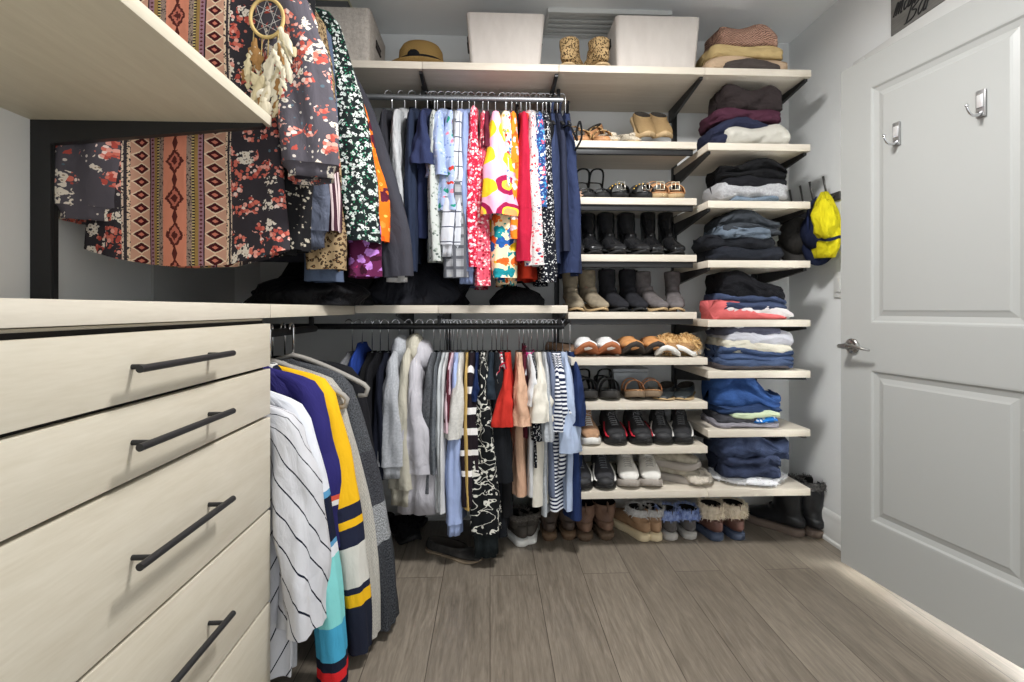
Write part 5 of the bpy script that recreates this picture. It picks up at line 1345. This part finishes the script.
# spotted booties on the top shelf
LEO2 = leopard((176, 148, 106), (50, 38, 26), (120, 90, 56), 130.0)
for l, px, r in (('spotted bootie on the top shelf, beside the plain woven bin', 577, 150), ('spotted bootie on the top shelf, beside the full woven bin', 594, 200)):
    put('leob', boot(LEO2, TANR, H=.14, L=.25, soleh=.01, heel=.012, pull=False, shaftw=.044), 'ankle_boot', l, 'boot', (onY(px, 60, 2.24)[0], 2.30, ZT), math.radians(r))

# ------------------------------------------------------------------ caps on the hook rack
def cap_(label, loc, rot, crown, brim, size=.088, panel=None):
    t = thing('peaked_hat', label, 'cap', loc, 0, None, rot)
    rings = []
    for i in range(9):
        a = PI / 2 * i / 8; z = size * .95 * sin(a); r = size * cos(a) ** .8 if i < 8 else .001
        rings.append([(r * .9 * cos(2 * PI * k / 24), r * 1.08 * sin(2 * PI * k / 24), z) for k in range(24)])
    m = MB().loft(rings, cap1=True); m.loft([[(p[0] * .94, p[1] * .94, p[2] * .94) for p in r] for r in rings], cap1=True); m.build('crown', crown, t)
    m = MB(); rings = []
    for r_, dz in ((0, .003), (.5, .004), (1, -.002), (1.0, -.005), (.5, .0), (0, -.001)):
        ring = []
        for k in range(17):
            a = -PI * (.06 + .88 * k / 16); x = .9 * size * cos(a); y = 1.08 * size * sin(a)
            e = r_ * .07 * sin(PI * k / 16) ** .6
            ring.append((x * (1 + r_ * .06), y - e, dz - .018 * (abs(cos(a)) ** 2) * r_))
        rings.append(ring)
    m.loft(rings, closed=False).build('brim', brim, t)
    MB().ellipsoid((0, 0, size * .95), (.008, .008, .005), 10, 5).build('button', crown, t)
    return t
hy = [p[0] for p in HKP]
def cap_at(px, py, X): y, z = onX(px, py, X); return (X, y, z)
cap_('charcoal baseball cap hanging on the wall hooks beside the dark denim', cap_at(796, 236, 1.47), (math.radians(78), 0, math.radians(-25)), cloth((46, 44, 42)), cloth((58, 56, 54)), .085)
cap_('black baseball cap on the wall hooks, above the charcoal one', cap_at(806, 220, 1.54), (math.radians(84), 0, math.radians(-50)), cloth((24, 24, 28)), cloth((24, 24, 28)), .08)
cap_('navy baseball cap on the wall hooks, behind the yellow jacket', cap_at(819, 231, 1.51), (math.radians(82), 0, math.radians(-45)), cloth((22, 28, 52)), cloth((22, 28, 52)), .085)
YEL = cloth((232, 216, 20), bump=1.0, var=.2)
t = thing('jacket', 'bright yellow jacket with a navy strap hanging on the nearest wall hook', 'jacket', (XR - .07, hy[0] - .035, ZHK - .01))
rings = []
for i in range(17):
    k = i / 16; z = .02 - .30 * k; w = interp([(0, .015), (.12, .04), (.45, .085), (.72, .09), (.86, .08), (1, .055)], k); d = interp([(0, .015), (.2, .04), (.6, .058), (1, .035)], k)
    rings.append([(d * cos(2 * PI * j / 24) * (1 + .25 * nz(j * .8, k * 5, 1)), .02 + w * sin(2 * PI * j / 24) * (1 + .2 * nz(j * .6, k * 4, 7)), z + .008 * nz(j, k * 6, 3)) for j in range(24)])
MB().loft(rings, cap0=True, cap1=True).build('shell', YEL, t)
MB().ellipsoid((-.035, -.03, -.12), (.05, .055, .085), 18, 10, .5, 4).build('hood', YEL, t)
MB().tube(spline([(-.03, .03, .0), (-.075, .02, -.06), (-.09, .0, -.13), (-.07, .03, -.19)], 5), .006, 6, flat=.5).build('cord', cloth((26, 34, 66)), t)
rings = []
for i in range(4):
    k = i / 3; z = -.195 - .014 * k
    rings.append([(.0605 * cos(2 * PI * j / 24), .02 + .094 * sin(2 * PI * j / 24), z + .006 * sin(j * 1.1)) for j in range(24)])
MB().loft(rings).build('strap', cloth((26, 34, 66)), t)

# ------------------------------------------------------------------ bags on the shelf between the rows
def heap(name, label, cat, x0, x1, y, z, H, depth, mat, seed, n=30, bump_=.25, extra=None):
    t = thing(name, label, cat, ((x0 + x1) / 2, y, z)); W = (x1 - x0) / 2; rings = []
    for i in range(13):
        a = i / 12; ring = []
        for j in range(n):
            b = 2 * PI * j / n; cb, sb = cos(b), sin(b)
            r = (1 - a ** 2.6) ** .5 if a < 1 else .02; r = max(r, .02)
            q = 1 + bump_ * nz(cb * 1.5 + seed, sb * 1.5, a * 2 + seed) + .08 * nz(cb * 5 + seed, sb * 5, a * 5)
            ring.append((W * r * q * math.copysign(abs(cb) ** .8, cb), depth / 2 * min(r * q, 1.05) * math.copysign(abs(sb) ** .8, sb), H * a * (1 + .25 * nz(cb * 2, sb * 2 + seed, a))))
        rings.append(ring)
    MB().loft(rings, cap0=True, cap1=True).build('bag_body' if 'bag' in name else 'bundle', mat, t)
    if extra: extra(t)
    return t
BLKC = cloth((22, 22, 25), bump=1.0, rough=.6)
x0, _ = onY(352, 300, 2.25); x1, _ = onY(464, 300, 2.25)
heap('garment_bag', 'soft black garment bag slumped on the shelf between the hanging rows', 'bag', x0, x1, 2.40, ZH, .20, .36, cloth((34, 35, 42), bump=1.0, rough=.55), 3, 44, .5)
x0, _ = onY(490, 300, 2.3); x1, _ = onY(546, 300, 2.3)
def strap_(t): MB().tube([(-.06, 0, .07), (-.04, -.01, .105), (.02, -.01, .11), (.06, 0, .07)], .006, 8).build('handle', BLKC, t)
heap('handbag', 'small black handbag under the bright floral blouses', 'bag', x0, x1, 2.36, ZH, .082, .16, BLKC, 9, 30, .1, strap_)
heap('tote_bag', 'black shoulder bag lying on the corner shelf under the leopard blouse', 'bag', -.86, -.50, 1.95, 1.0945, .10, .42, BLKC, 21, 40, .4)
heap('backpack', 'black backpack pushed into the corner under the hanging blouses', 'bag', -.93, -.52, 2.26, 1.0945, .24, .34, cloth((20, 20, 22), bump=.8), 33, 44, .35)
m = MB().box((0, 0, 0), (.01, .55, .17), .002)
o = m.build('cardboard_sheet', plain((188, 188, 186), .7, name='pale card'), None, 'auto', (XL + .0005, 1.78, 1.0945)); tag(o, 'pale card sheet leaning on the side wall behind the black bags', 'card sheet')

# ------------------------------------------------------------------ dreamcatcher
ROPE = cloth((206, 176, 112)); FEA = cloth((226, 214, 186)); FEB = cloth((160, 116, 66)); FEC = cloth((206, 190, 150))
dx, dz = onY(267, 18, 1.372)
t = thing('dreamcatcher', 'round cream dreamcatcher with feathers over the floral tunic', 'dreamcatcher', (dx, 1.372, dz))
s = 1.372 / 513
m = MB().tube([(.043 * cos(2 * PI * k / 32) * 1.0, 0, .052 * sin(2 * PI * k / 32)) for k in range(32)], .0048, 8, closed=True); m.build('hoop', ROPE, t)
m = MB()
for k in range(8):
    a, b = 2 * PI * k / 8, 2 * PI * (k + 3) / 8; m.tube([(.041 * cos(a), 0, .05 * sin(a)), (.041 * cos(b), 0, .05 * sin(b))], .0008, 4)
m.build('web', cloth((190, 186, 180)), t)
MB().tube([(0, 0, .05), (.004, 0, .12), (.0, .01, .2)], .002, 6).build('hanging_cord', ROPE, t)
rnd = random.Random(4)
def feather(x, z, l, wd, ang, mat, y=-.004):
    m = MB(); vs, fs = [], []; n = 10
    for i in range(n + 1):
        k = i / n; w = wd * sin(PI * min(1, k * .9 + .08)) ** .7 * (1 + .55 * rnd.uniform(-1, 1)) if i < n else .001
        c = Vector((sin(ang) * l * k, y + .006 * sin(k * 2), -cos(ang) * l * k)); sd = Vector((cos(ang), .2, sin(ang))) * w
        vs += [c - sd, c + Vector((0, -.003, 0)), c + sd]
    for i in range(n):
        b = i * 3; fs += [(b, b + 1, b + 4, b + 3), (b + 1, b + 2, b + 5, b + 4)]
    vs = [v + Vector((x, 0, z)) for v in vs]; b0 = len(vs)
    vs += [v + Vector((0, .002, 0)) for v in vs]; fs += [tuple(b0 + i for i in f[::-1]) for f in fs]
    m.raw(vs, fs); m.build('feather', mat, t)
for x, z, l in ((-.034, -.03, .11), (-.012, -.052, .15), (.004, -.052, .12), (.03, -.04, .14), (.044, .0, .2)):
    MB().tube([(x, 0, z), (x + rnd.uniform(-.004, .004), -.002, z - l * .5), (x, 0, z - l)], .0016, 5).build('cord', ROPE, t)
for cx_, z0_, z1_, n_ in ((-.034, -.06, -.16, 10), (-.012, -.15, -.22, 8), (.004, -.12, -.2, 7), (.03, -.03, -.19, 14), (.044, -.06, -.22, 13)):
    for k in range(n_):
        z = lerp(z0_, z1_, k / (n_ - 1)); an = rnd.uniform(-.55, .55)
        feather(cx_ + rnd.uniform(-.01, .01), z, rnd.uniform(.04, .08), rnd.uniform(.006, .013), an, FEB if rnd.random() < .28 else (FEA if rnd.random() < .7 else FEC), -.004 - rnd.uniform(0, .014))
MB().ellipsoid((-.012, -.004, -.205), (.02, .008, .016), 12, 6).build('shell_disc', plain((226, 218, 200), .5, name='shell'), t)
